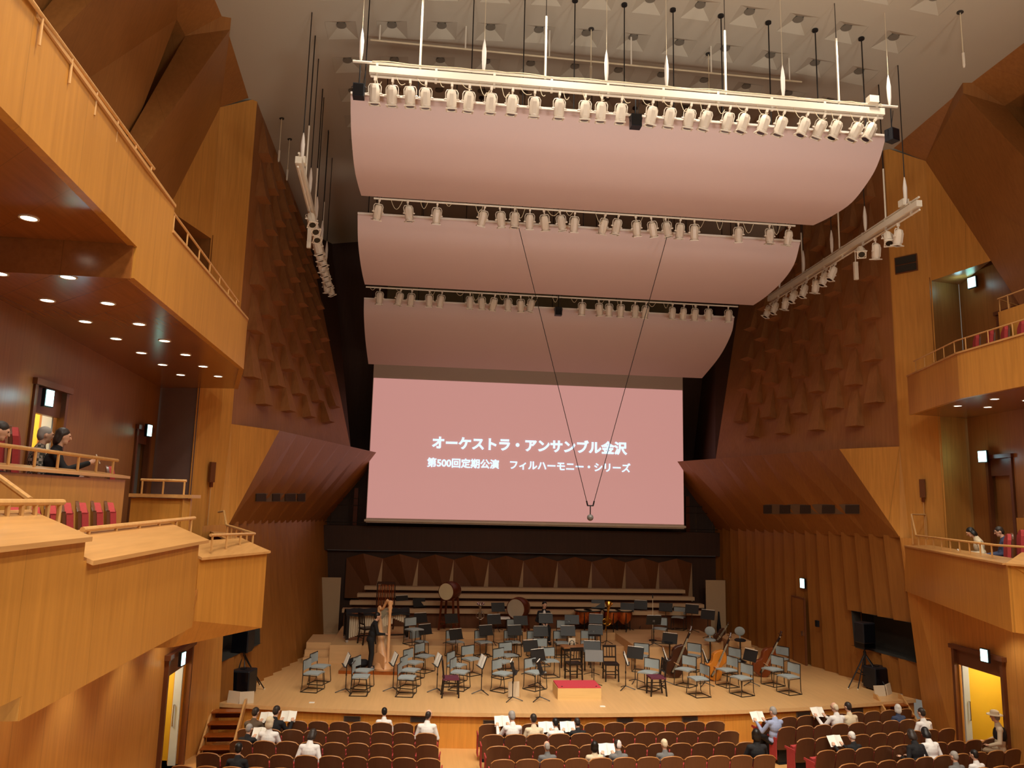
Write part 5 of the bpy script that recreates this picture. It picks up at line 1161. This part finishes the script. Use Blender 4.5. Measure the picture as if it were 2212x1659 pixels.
q = at_x(424, 1118, -8.3); box_seat(Vector((q.x, q.y, 4.45)), FL, 'red box seat in the farthest left box beside the handrail', q.z-4.45)
for i, px in enumerate((4, 33, 66)):
    q = at_x(px+14, 922, -9.45); box_seat(Vector((q.x, q.y, 5.68)), FL, 'red seat in the raised rear row of the left boxes, %s' % ['at the picture edge', 'second from the picture edge', 'next to the seated couple'][i], max(.9, q.z-5.68))
FRR = math.atan2(.88, .48)
for i, (px, py) in enumerate(((2178, 1141), (2206, 1143), (2150, 1150))):
    q = at_x(px, py, 8.3); box_seat(Vector((q.x, q.y, 4.45)), FRR, 'red box seat in the right box, %s' % ['beside the man in the dark suit', 'at the picture edge', 'under the man in the dark suit'][i], max(.8, q.z-4.45))
for i, px in enumerate((2085, 2115, 2145, 2180, 2206)):
    q = at_x(px, 722-.32*(px-2085), 8.75); box_seat(Vector((q.x, q.y, 9.22)), FRR, 'red seat behind the right upper balcony front, %s of five' % ['farthest', 'second farthest', 'middle', 'second nearest', 'nearest'][i], max(.8, q.z-9.22))
# ================================================================== PEOPLE
def remesh(mb, voxel, name):
    me = bpy.data.meshes.new(name); me.from_pydata([tuple(v) for v in mb.v], [], mb.f); me.update()
    bm = bmesh.new(); bm.from_mesh(me); bmesh.ops.recalc_face_normals(bm, faces=bm.faces); bm.to_mesh(me); bm.free()
    o = bpy.data.objects.new(name, me); COL.objects.link(o)
    md = o.modifiers.new('remesh', 'REMESH'); md.mode = 'VOXEL'; md.voxel_size = voxel; md.use_smooth_shade = True
    sm = o.modifiers.new('smooth', 'SMOOTH'); sm.factor = .5; sm.iterations = 3
    r = bpy.data.meshes.new_from_object(o.evaluated_get(bpy.context.evaluated_depsgraph_get())); r.name = name
    bpy.data.objects.remove(o); bpy.data.meshes.remove(me)
    r.polygons.foreach_set('use_smooth', [True]*len(r.polygons)); return r
def lerp(a, b_, t): return Vector(a).lerp(Vector(b_), t)
def hand(mb, w, d, up, side, curl=.5):
    """palm plus five bent fingers; w wrist, d direction of the fingers, up back of the hand, side towards the thumb"""
    w, d, up, side = Vector(w), Vector(d).normalized(), Vector(up).normalized(), Vector(side).normalized()
    pc = w+d*.045; mb.capsule(w, w+d*.02, .024, .026, 8)
    for k in range(4):
        o = side*(.027-.018*k); mb.capsule(w+d*.01+o*.7, w+d*.085+o, .013, .0115, 8)
        L = (.072, .08, .075, .058)[k]; a = w+d*.088+o; m_ = a+(d*math.cos(curl*.7)-up*math.sin(curl*.7))*L*.5; e = m_+(d*math.cos(curl*1.5)-up*math.sin(curl*1.5))*L*.5
        mb.capsule(a, m_, .0105, .0095, 8); mb.capsule(m_, e, .0095, .008, 8)
    a = w+d*.025+side*.028; m_ = a+(d*.6+side*.7-up*.2).normalized()*.038; e = m_+(d*.9+side*.1-up*.35).normalized()*.03
    mb.capsule(a, m_, .0125, .0105, 8); mb.capsule(m_, e, .0105, .0085, 8)
def pose_meshes(key, J, head_pitch=0, head_yaw=0, skirt=False, longhair=False):
    """J: pelvis, chest, neck, and per side (0 left/-x, 1 right/+x): sh, el, wr, hd(dir), kn, an, toe"""
    pel, che, nk = Vector(J['pel']), Vector(J['che']), Vector(J['nk'])
    H = Matrix.Rotation(head_yaw, 3, 'Z')@Matrix.Rotation(head_pitch, 3, 'X'); hc = nk+H@Vector((0, .02, .155))
    body, top, leg, shoe = MB(), MB(), MB(), MB()
    def torso(mb, e):
        mb.ball(pel, (.165+e, .12+e, .11+e), 16); mb.ball(lerp(pel, che, .45), (.148+e, .105+e, .15+e), 16); mb.ball(che, (.15+e, .108+e, .16+e), 16)
        for q in (0, 1): mb.capsule(lerp(che, J['sh'][q], .35)+Vector((0, 0, .05)), J['sh'][q], .07+e, .05+e, 10)
        mb.capsule(che+Vector((0, 0, .08)), lerp(che, nk, .9), .09+e, .055+e, 10)
    torso(body, 0); body.capsule(lerp(che, nk, .7), nk+H@Vector((0, .01, .06)), .055, .05, 10)
    body.ball(hc, (.073, .09, .098), 18, H); body.ball(hc+H@Vector((0, .025, -.062)), (.055, .06, .058), 14, H); body.ball(hc+H@Vector((0, .062, -.092)), (.026, .022, .02), 10, H)
    body.capsule(hc+H@Vector((0, .088, .012)), hc+H@Vector((0, .105, -.024)), .009, .014, 8)
    for sx in (-1, 1): body.ball(hc+H@Vector((sx*.074, -.005, -.012)), (.012, .022, .034), 8, H); body.ball(hc+H@Vector((sx*.03, .082, .028)), (.026, .012, .008), 8, H)
    for q in (0, 1):
        s_, e_, w_ = (Vector(J[k][q]) for k in ('sh', 'el', 'wr'))
        body.capsule(s_, e_, .046, .038, 10); body.capsule(e_, w_, .04, .026, 10); top.capsule(s_, e_, .057, .05, 10); top.capsule(e_, lerp(e_, w_, .94), .052, .037, 10)
        hd = J['hd'][q]; sd = -1 if q else 1
        up = J.get('hup', [(0, 0, 1)]*2)[q]; d = Vector(hd).normalized(); side = Vector(up).cross(d)*(1 if q else -1)*-1
        hand(body, w_, d, up, side, J.get('curl', .6))
        hp = pel+Vector(((-.09 if q == 0 else .09), .0, -.02)); k_, a_, t_ = (Vector(J[k][q]) for k in ('kn', 'an', 'toe'))
        body.capsule(hp, k_, .08, .054, 10); body.capsule(k_, lerp(k_, a_, .3), .054, .056, 10); body.capsule(lerp(k_, a_, .3), a_, .056, .036, 10); body.capsule(a_, t_, .036, .03, 8)
        leg.capsule(hp, k_, .094, .066, 10); leg.capsule(k_, lerp(k_, a_, .92), .066, .052, 10)
        shoe.capsule(a_-Vector((0, 0, .03)), t_, .048, .042, 10)
    torso(top, .014); top.ball(pel+Vector((0, 0, .02)), (.17, .13, .1), 14); leg.ball(pel-Vector((0, 0, .02)), (.172, .135, .1), 14)
    hair = MB(); hair.ball(hc+H@Vector((0, -.016, .028)), (.081, .094, .088), 16, H); hair.ball(hc+H@Vector((0, -.045, -.01)), (.076, .062, .088), 14, H)
    if longhair:
        hair.ball(hc+H@Vector((0, -.055, -.06)), (.085, .055, .1), 14, H)
        for sx in (-1, 1): hair.capsule(hc+H@Vector((sx*.07, -.015, .02)), hc+H@Vector((sx*.072, -.03, -.1)), .03, .024, 8)
    out = dict(body=remesh(body, .0095, key+'_body'), top=remesh(top, .012, key+'_top'), trousers=remesh(leg, .012, key+'_trousers'), shoes=remesh(shoe, .011, key+'_shoes'), hair=remesh(hair, .011, key+'_hair'))
    e = MB(); [e.ball(hc+H@Vector((sx*.03, .081, .014)), (.012, .008, .008), 8, H) for sx in (-1, 1)]
    me = bpy.data.meshes.new(key+'_eyes'); me.from_pydata([tuple(v) for v in e.v], [], e.f); out['eyes'] = me
    e = MB(); e.ball(hc+H@Vector((0, .088, -.052)), (.022, .008, .006), 10, H); me = bpy.data.meshes.new(key+'_mouth'); me.from_pydata([tuple(v) for v in e.v], [], e.f); out['mouth'] = me
    out['head'] = hc; out['wr'] = J['wr']; return out
def seated(lean=0, wl=(-.13, .3, .66), wr=(.13, .3, .66), el=(-.25, .02, .7), er=(.25, .02, .7), knee=.44, dirs=((.2, .9, .15), (-.2, .9, .15)), hup=((0, -.3, 1), (0, -.3, 1)), sp=.11, curl=.7):
    return dict(pel=(0, 0, .53), che=(0, -.05+lean, .86), nk=(0, -.03+lean*1.35, 1.07), sh=((-.165, -.04+lean*1.15, .96), (.165, -.04+lean*1.15, .96)), el=(el, er), wr=(wl, wr), hd=dirs, hup=hup,
                kn=((-sp, knee, .52), (sp, knee, .52)), an=((-sp, knee+.02, .1), (sp, knee+.02, .1)), toe=((-sp-.02, knee+.16, .045), (sp+.02, knee+.16, .045)), curl=curl)
POSE = {
 'read': pose_meshes('read', seated(), R(-22)),
 'readr': pose_meshes('readr', seated(0, (.05, .33, .9), (.31, .32, .9), (-.2, .12, .72), (.3, .08, .72), dirs=((.1, .7, .6), (-.1, .7, .6))), R(-14), R(-18)),
 'readl': pose_meshes('readl', seated(0, (-.31, .32, .9), (-.05, .33, .9), (-.3, .08, .72), (.2, .12, .72), dirs=((.1, .7, .6), (-.1, .7, .6))), R(-14), R(18)),
 'lap': pose_meshes('lap', seated(.02, (-.07, .2, .62), (.07, .22, .62)), R(-8), R(12)),
 'bow': pose_meshes('bow', seated(.1, (-.12, .36, .68), (.1, .36, .68)), R(-35), R(-14), longhair=True),
 'look': pose_meshes('look', seated(-.02, (-.12, .24, .6), (.2, .3, .6)), R(0), R(-22), longhair=True),
 'phone': pose_meshes('phone', seated(.02, (-.09, .3, .66), (.08, .4, .86), er=(.25, .12, .74), dirs=((.3, .9, .1), (-.15, .75, .5)), hup=((0, -.3, 1), (.9, -.1, .3))), R(-12), 0, longhair=True),
 'harp': pose_meshes('harp', dict(pel=(0, 0, .86), che=(0, .08, 1.17), nk=(0, .12, 1.37), sh=((-.18, .1, 1.29), (.18, .1, 1.29)), el=((-.2, .3, 1.42), (.24, .16, 1.04)), wr=((-.12, .46, 1.62), (.2, .38, 1.02)), hd=((.1, .8, .5), (-.1, .95, .1)), hup=((0, -.5, 1), (0, -.3, 1)),
        kn=((-.09, .04, .46), (.09, .04, .46)), an=((-.09, .0, .08), (.1, .0, .08)), toe=((-.1, .15, .04), (.12, .15, .04)), curl=.9), R(-10)),
 'aisle': pose_meshes('aisle', seated(.03, (-.2, .22, .62), (.22, .24, .6), sp=.13), R(-10), R(-30)),
}
def person(pose, loc, rz, label, top='cloth_black', trousers='cloth_black', hair='hair_black', shoes='black_plastic', bald=False, group=None, s=.95):
    P = POSE[pose]; t = thing('person', label, 'person', loc, rz, group); t.scale = (s, s, s)
    for n, mt_ in (('body', 'skin'), ('top', top), ('trousers', trousers), ('shoes', shoes), ('hair', hair), ('eyes', 'hair_black'), ('mouth', 'red_carpet')):
        me = P[n]
        if not me.materials: me.materials.append(MT[mt_])
        o = bpy.data.objects.new({'top': 'jacket'}.get(n, n), me); COL.objects.link(o); o.parent = t
        o.material_slots[0].link = 'OBJECT'; o.material_slots[0].material = MT[mt_]
        if n == 'hair' and bald: o.scale = (1.0, 1.0, 1.0); c = P['head']; k = .82; o.scale = (k, k, k); o.location = Vector((c.x*(1-k), c.y*(1-k)-.035, c.z*(1-k)-.02))
    return t
def held_paper(t, pose, label, w=.35, h=.25, mat='paper', s=.95, open_=True):
    a, b_ = (Vector(v) for v in POSE[pose]['wr']); c = (a+b_)/2+Vector((0, .1, .1 if pose in ('readr', 'readl') else .05)); M = Matrix.Rotation(t.rotation_euler.z, 4, 'Z')
    p = Vector(t.location)+M.to_3x3()@(c*s)
    mb = MB()
    for sx in (-1, 1): mb.shell([[(sx*(.002+w/2*i/4), .012*math.sin(math.pi*i/4)+.03*i/4, -h/2+h*j) for i in range(5)] for j in (0, 1)], (0, .004, 0))
    o = mb.build('programme', mat, None, loc=p, rot=(R(-38), 0, t.rotation_euler.z)); tag(o, label, 'booklet', 'open programmes')
def audience(px, py, pose, label, top, hair, paper=None, trousers='cloth_black', bald=False, rz=None, hz=1.13, snap=True):
    """put the head at a picture point above the stalls floor, then sit in the nearest seat"""
    q = at_z(px, py, ZF+hz); 
    if snap:
        c, r_ = min(SEATPOS, key=lambda e: (e[0].x-q.x)**2+(e[0].y-q.y-.04)**2); loc = c+Vector((0, .06, 0)) if abs(c.x-q.x) < .4 else Vector((q.x, q.y+.1, ZF)); loc = Vector((loc.x*.5+q.x*.5, loc.y, ZF)); rz = r_ if rz is None else rz
    else: loc = Vector((q.x, q.y, ZF))
    k = max(.84, min(1.0, (at_y(px, py, loc.y).z-ZF)/POSE[pose]['head'].z))
    t = person(pose, loc, rz, label, top, trousers, hair, bald=bald, s=k)
    if paper: held_paper(t, pose, paper, s=k)
    return t
A_ = audience
A_(*Q5(570, 290), 'readr', 'person with dark brown hair reading in the left front row, leftmost', 'cloth_brown', 'hair_dark', 'white programme held by the leftmost person of the left front row')
A_(*Q5(738, 278), 'readr', 'person with dark grey hair reading in the left front row, second from left', 'cloth_black', 'hair_dark', 'white programme held by the grey-haired person in the left front row')
A_(*Q5(702, 358), 'look', 'person with pale blond hair in white in the second row of the left block', 'cloth_white', 'cloth_beige')
A_(*Q5(493, 420), 'readr', 'person with short grey hair reading in the third row of the left block', 'cloth_black', 'hair_grey', 'white programme of the grey-haired reader in the third left row')
A_(*Q5(978, 487), 'bow', 'person with thinning dark hair bowed low in the third row of the left block', 'cloth_white', 'hair_dark')
A_(*Q5(420, 578), 'lap', 'person with black hair sunk low in the fourth row of the left block', 'cloth_black', 'hair_black')
A_(*Q5(1583, 290), 'lap', 'person with short black hair and white shirt in the left front row', 'cloth_white', 'hair_black')
A_(*Q5(1925, 308), 'aisle', 'person in white shirt and brown trousers at the aisle end of the left front row', 'cloth_white', 'hair_dark', None, 'tights_brown', True)
A_(*Q6(408, 290), 'readl', 'person with grey hair in the centre front row, leftmost', 'cloth_white', 'hair_grey', 'white programme held by the leftmost person of the centre front row')
A_(*Q6(570, 310), 'lap', 'person with round brown hair in the centre front row, second from left', 'cloth_beige', 'hair_dark')
A_(*Q6(752, 338), 'readl', 'person with black hair and white shirt in the centre second row', 'cloth_white', 'hair_black', 'white programme held by the person in the white shirt in the centre')
A_(*Q6(922, 342), 'readl', 'person with dark hair in a dark jacket in the centre second row', 'cloth_black', 'hair_dark', 'white programme held by the dark-jacketed person in the centre')
A_(*Q6(1228, 540), 'lap', 'person with dark hair low behind a centre fourth-row seat', 'cloth_grey', 'hair_dark')
A_(*Q6(1110, 632), 'look', 'person with black hair at the lower picture edge, left of the white hat', 'cloth_beige', 'hair_black')
A_(*Q6(1308, 622), 'readl', 'person with white hat-like hair at the lower edge of the centre block', 'cloth_grey', 'white_cap', 'cream programme of the person in the white hat')
A_(*Q6(750, 645), 'lap', 'person with thin grey hair at the lower picture edge, left centre', 'cloth_grey', 'hair_grey', None, 'cloth_black', True)
A_(*Q6(1675, 622), 'lap', 'person in a beige cap at the lower edge of the centre block', 'cloth_grey', 'cloth_beige')
A_(*Q6(2118, 415), 'look', 'person with long black hair at the right aisle end of the centre block', 'cloth_black', 'hair_black')
A_(*Q4(-15, 948), 'readl', 'person with grey hair and pale blue shirt at the right aisle, reading', 'cloth_blue', 'hair_grey', 'big white programme held at the right aisle')
A_(*Q4(568, 908), 'readl', 'bald person reading a wide white sheet in the right front row', 'cloth_white', 'cloth_beige', 'wide white sheets held by the bald person in the right front row', 'cloth_black', True)
A_(*Q4(670, 908), 'lap', 'person with dark hair and pale yellow collar in the right front row', 'cloth_beige', 'hair_dark')
A_(*Q4(1130, 915), 'look', 'person with white hair and blue-grey jacket in the right front row', 'cloth_navy', 'hair_white')
A_(*Q4(1315, 960), 'lap', 'person with dark hair at the right end of the second right row', 'cloth_white', 'hair_dark')
A_(*Q4(790, 1168), 'readl', 'person with white-grey hair and dark jacket reading in the right block', 'cloth_black', 'hair_white', 'white programme of the white-haired reader in the right block')
A_(*Q4(1288, 1172), 'bow', 'person with dark hair leaning left beside a neighbour in the right block', 'cloth_black', 'hair_dark')
A_(*Q4(1368, 1156), 'bow', 'person with dark hair and pale top leaning in the right block', 'cloth_white', 'hair_black')
A_(*Q4(2110, 1395), 'lap', 'person with black hair and white top at the lower right picture corner', 'cloth_white', 'hair_black')
A_(*Q4(1955, 1425), 'lap', 'person with grey hair at the lower right, left of the black-haired one', 'cloth_grey', 'hair_grey')
# usher-like figure by the right door
q = at_z(*Q4(1985, 1030), ZF+1.25); t = person('aisle', Vector((q.x, q.y, ZF+.12)), R(60), 'person in a straw hat, black vest and white sleeves before the right doorway', 'cloth_beige', 'cloth_beige', 'hair_grey', s=1.0)
P = POSE['aisle']; c = P['head']
mb = MB(); mb.lathe([(.17, .03), (.165, .045), (.095, .05), (.09, .11), (.06, .135), (.0, .14)], 20, c); mb.build('hat', 'cloth_beige', t, smooth=True)
mb = MB(); mb.ball((0, -.02, .84), (.178, .14, .2), 16); o = mb.build('vest', 'cloth_black', t, smooth=True)
# boxes and stage
q = at_x(100, 938, -9.5); t1 = person('lap', Vector((q.x-.05, q.y, q.z-1.25)), FL, 'grey-haired person in a plaid shirt seated in the left rear box row', 'cloth_plaid', 'cloth_jeans', 'hair_grey', s=1.02)
q = at_x(128, 940, -9.3); t2 = person('phone', Vector((q.x, q.y, q.z-1.25)), FL, 'dark-haired person in black holding up a phone in the left rear box row', 'cloth_black', 'cloth_jeans', 'hair_dark', s=1.02)
M3 = Matrix.Rotation(FL, 3, 'Z'); tag(MB().box((0, 0, 0), (.07, .012, .14)).build('phone', 'paper', None, loc=Vector(t2.location)+M3@(Vector((.06, .5, .92))*1.02), rot=(R(25), 0, FL)), 'small phone held up by the dark-haired person in the left box', 'phone')
tag(MB().box((0, 0, 0), (.3, .22, .012)).build('programme', 'paper', None, loc=Vector(t2.location)+M3@Vector((-.06, .36, .645)), rot=(R(6), 0, FL)), 'white programme lying on the lap of the couple in the left box', 'booklet')
q = at_x(-12, 958, -9.25); t3 = person('read', Vector((q.x, q.y, q.z-1.05)), FL, 'person in black partly cut off at the left picture edge in the rear box row', 'cloth_black', 'cloth_black', 'hair_dark', s=1.0); held_paper(t3, 'read', 'white programme at the left picture edge in the rear box row')
q = at_x(2118, 1148, 8.75); t4 = person('bow', Vector((q.x, q.y, max(4.45, q.z-1.17))), FRR, 'dark-haired person in a pale grey top bowed over a programme in the right box', 'cloth_beige', 'cloth_black', 'hair_black', s=.97); held_paper(t4, 'bow', 'white programme held by the bowed person in the right box', .22, .16)
q = at_x(2163, 1148, 8.75); t5 = person('read', Vector((q.x, q.y, max(4.45, q.z-1.17))), FRR, 'person in glasses and dark blue-grey suit seated in the right box', 'cloth_navy', 'cloth_black', 'hair_dark', s=.97)
M = POSE['read']['head']; mb = MB()
for sx in (-1, 1): mb.tube([(M.x+sx*.03+.02*math.cos(k*.785), M.y+.1, M.z+.0+.018*math.sin(k*.785)) for k in range(8)], .003, 5, close=True); mb.tube([(M.x+sx*.05, M.y+.1, M.z), (M.x+sx*.078, M.y, M.z)], .003, 5)
mb.build('glasses', 'black_metal', t5)
p = at_z(*Z1(728, 1226), ZS+.1); person('harp', p, R(-78), 'person in black standing at the harp with one arm raised to its top', 'cloth_black', 'cloth_black', 'hair_black', s=1.0)
p = at_y(*Z2(797, 612), 28.0); person('lap', Vector((p.x, 27.75, ZS+.25)), R(180), 'person in black suit and white shirt seated beside the bass drum', 'cloth_black', 'cloth_black', 'hair_black', s=1.05)
mb = MB(); mb.ball((0, .075, .95), (.05, .05, .1), 10); mb.build('shirt_front', 'cloth_white', bpy.data.objects[[o.name for o in COL.objects if o.get('label', '').startswith('person in black suit')][0]], smooth=True)
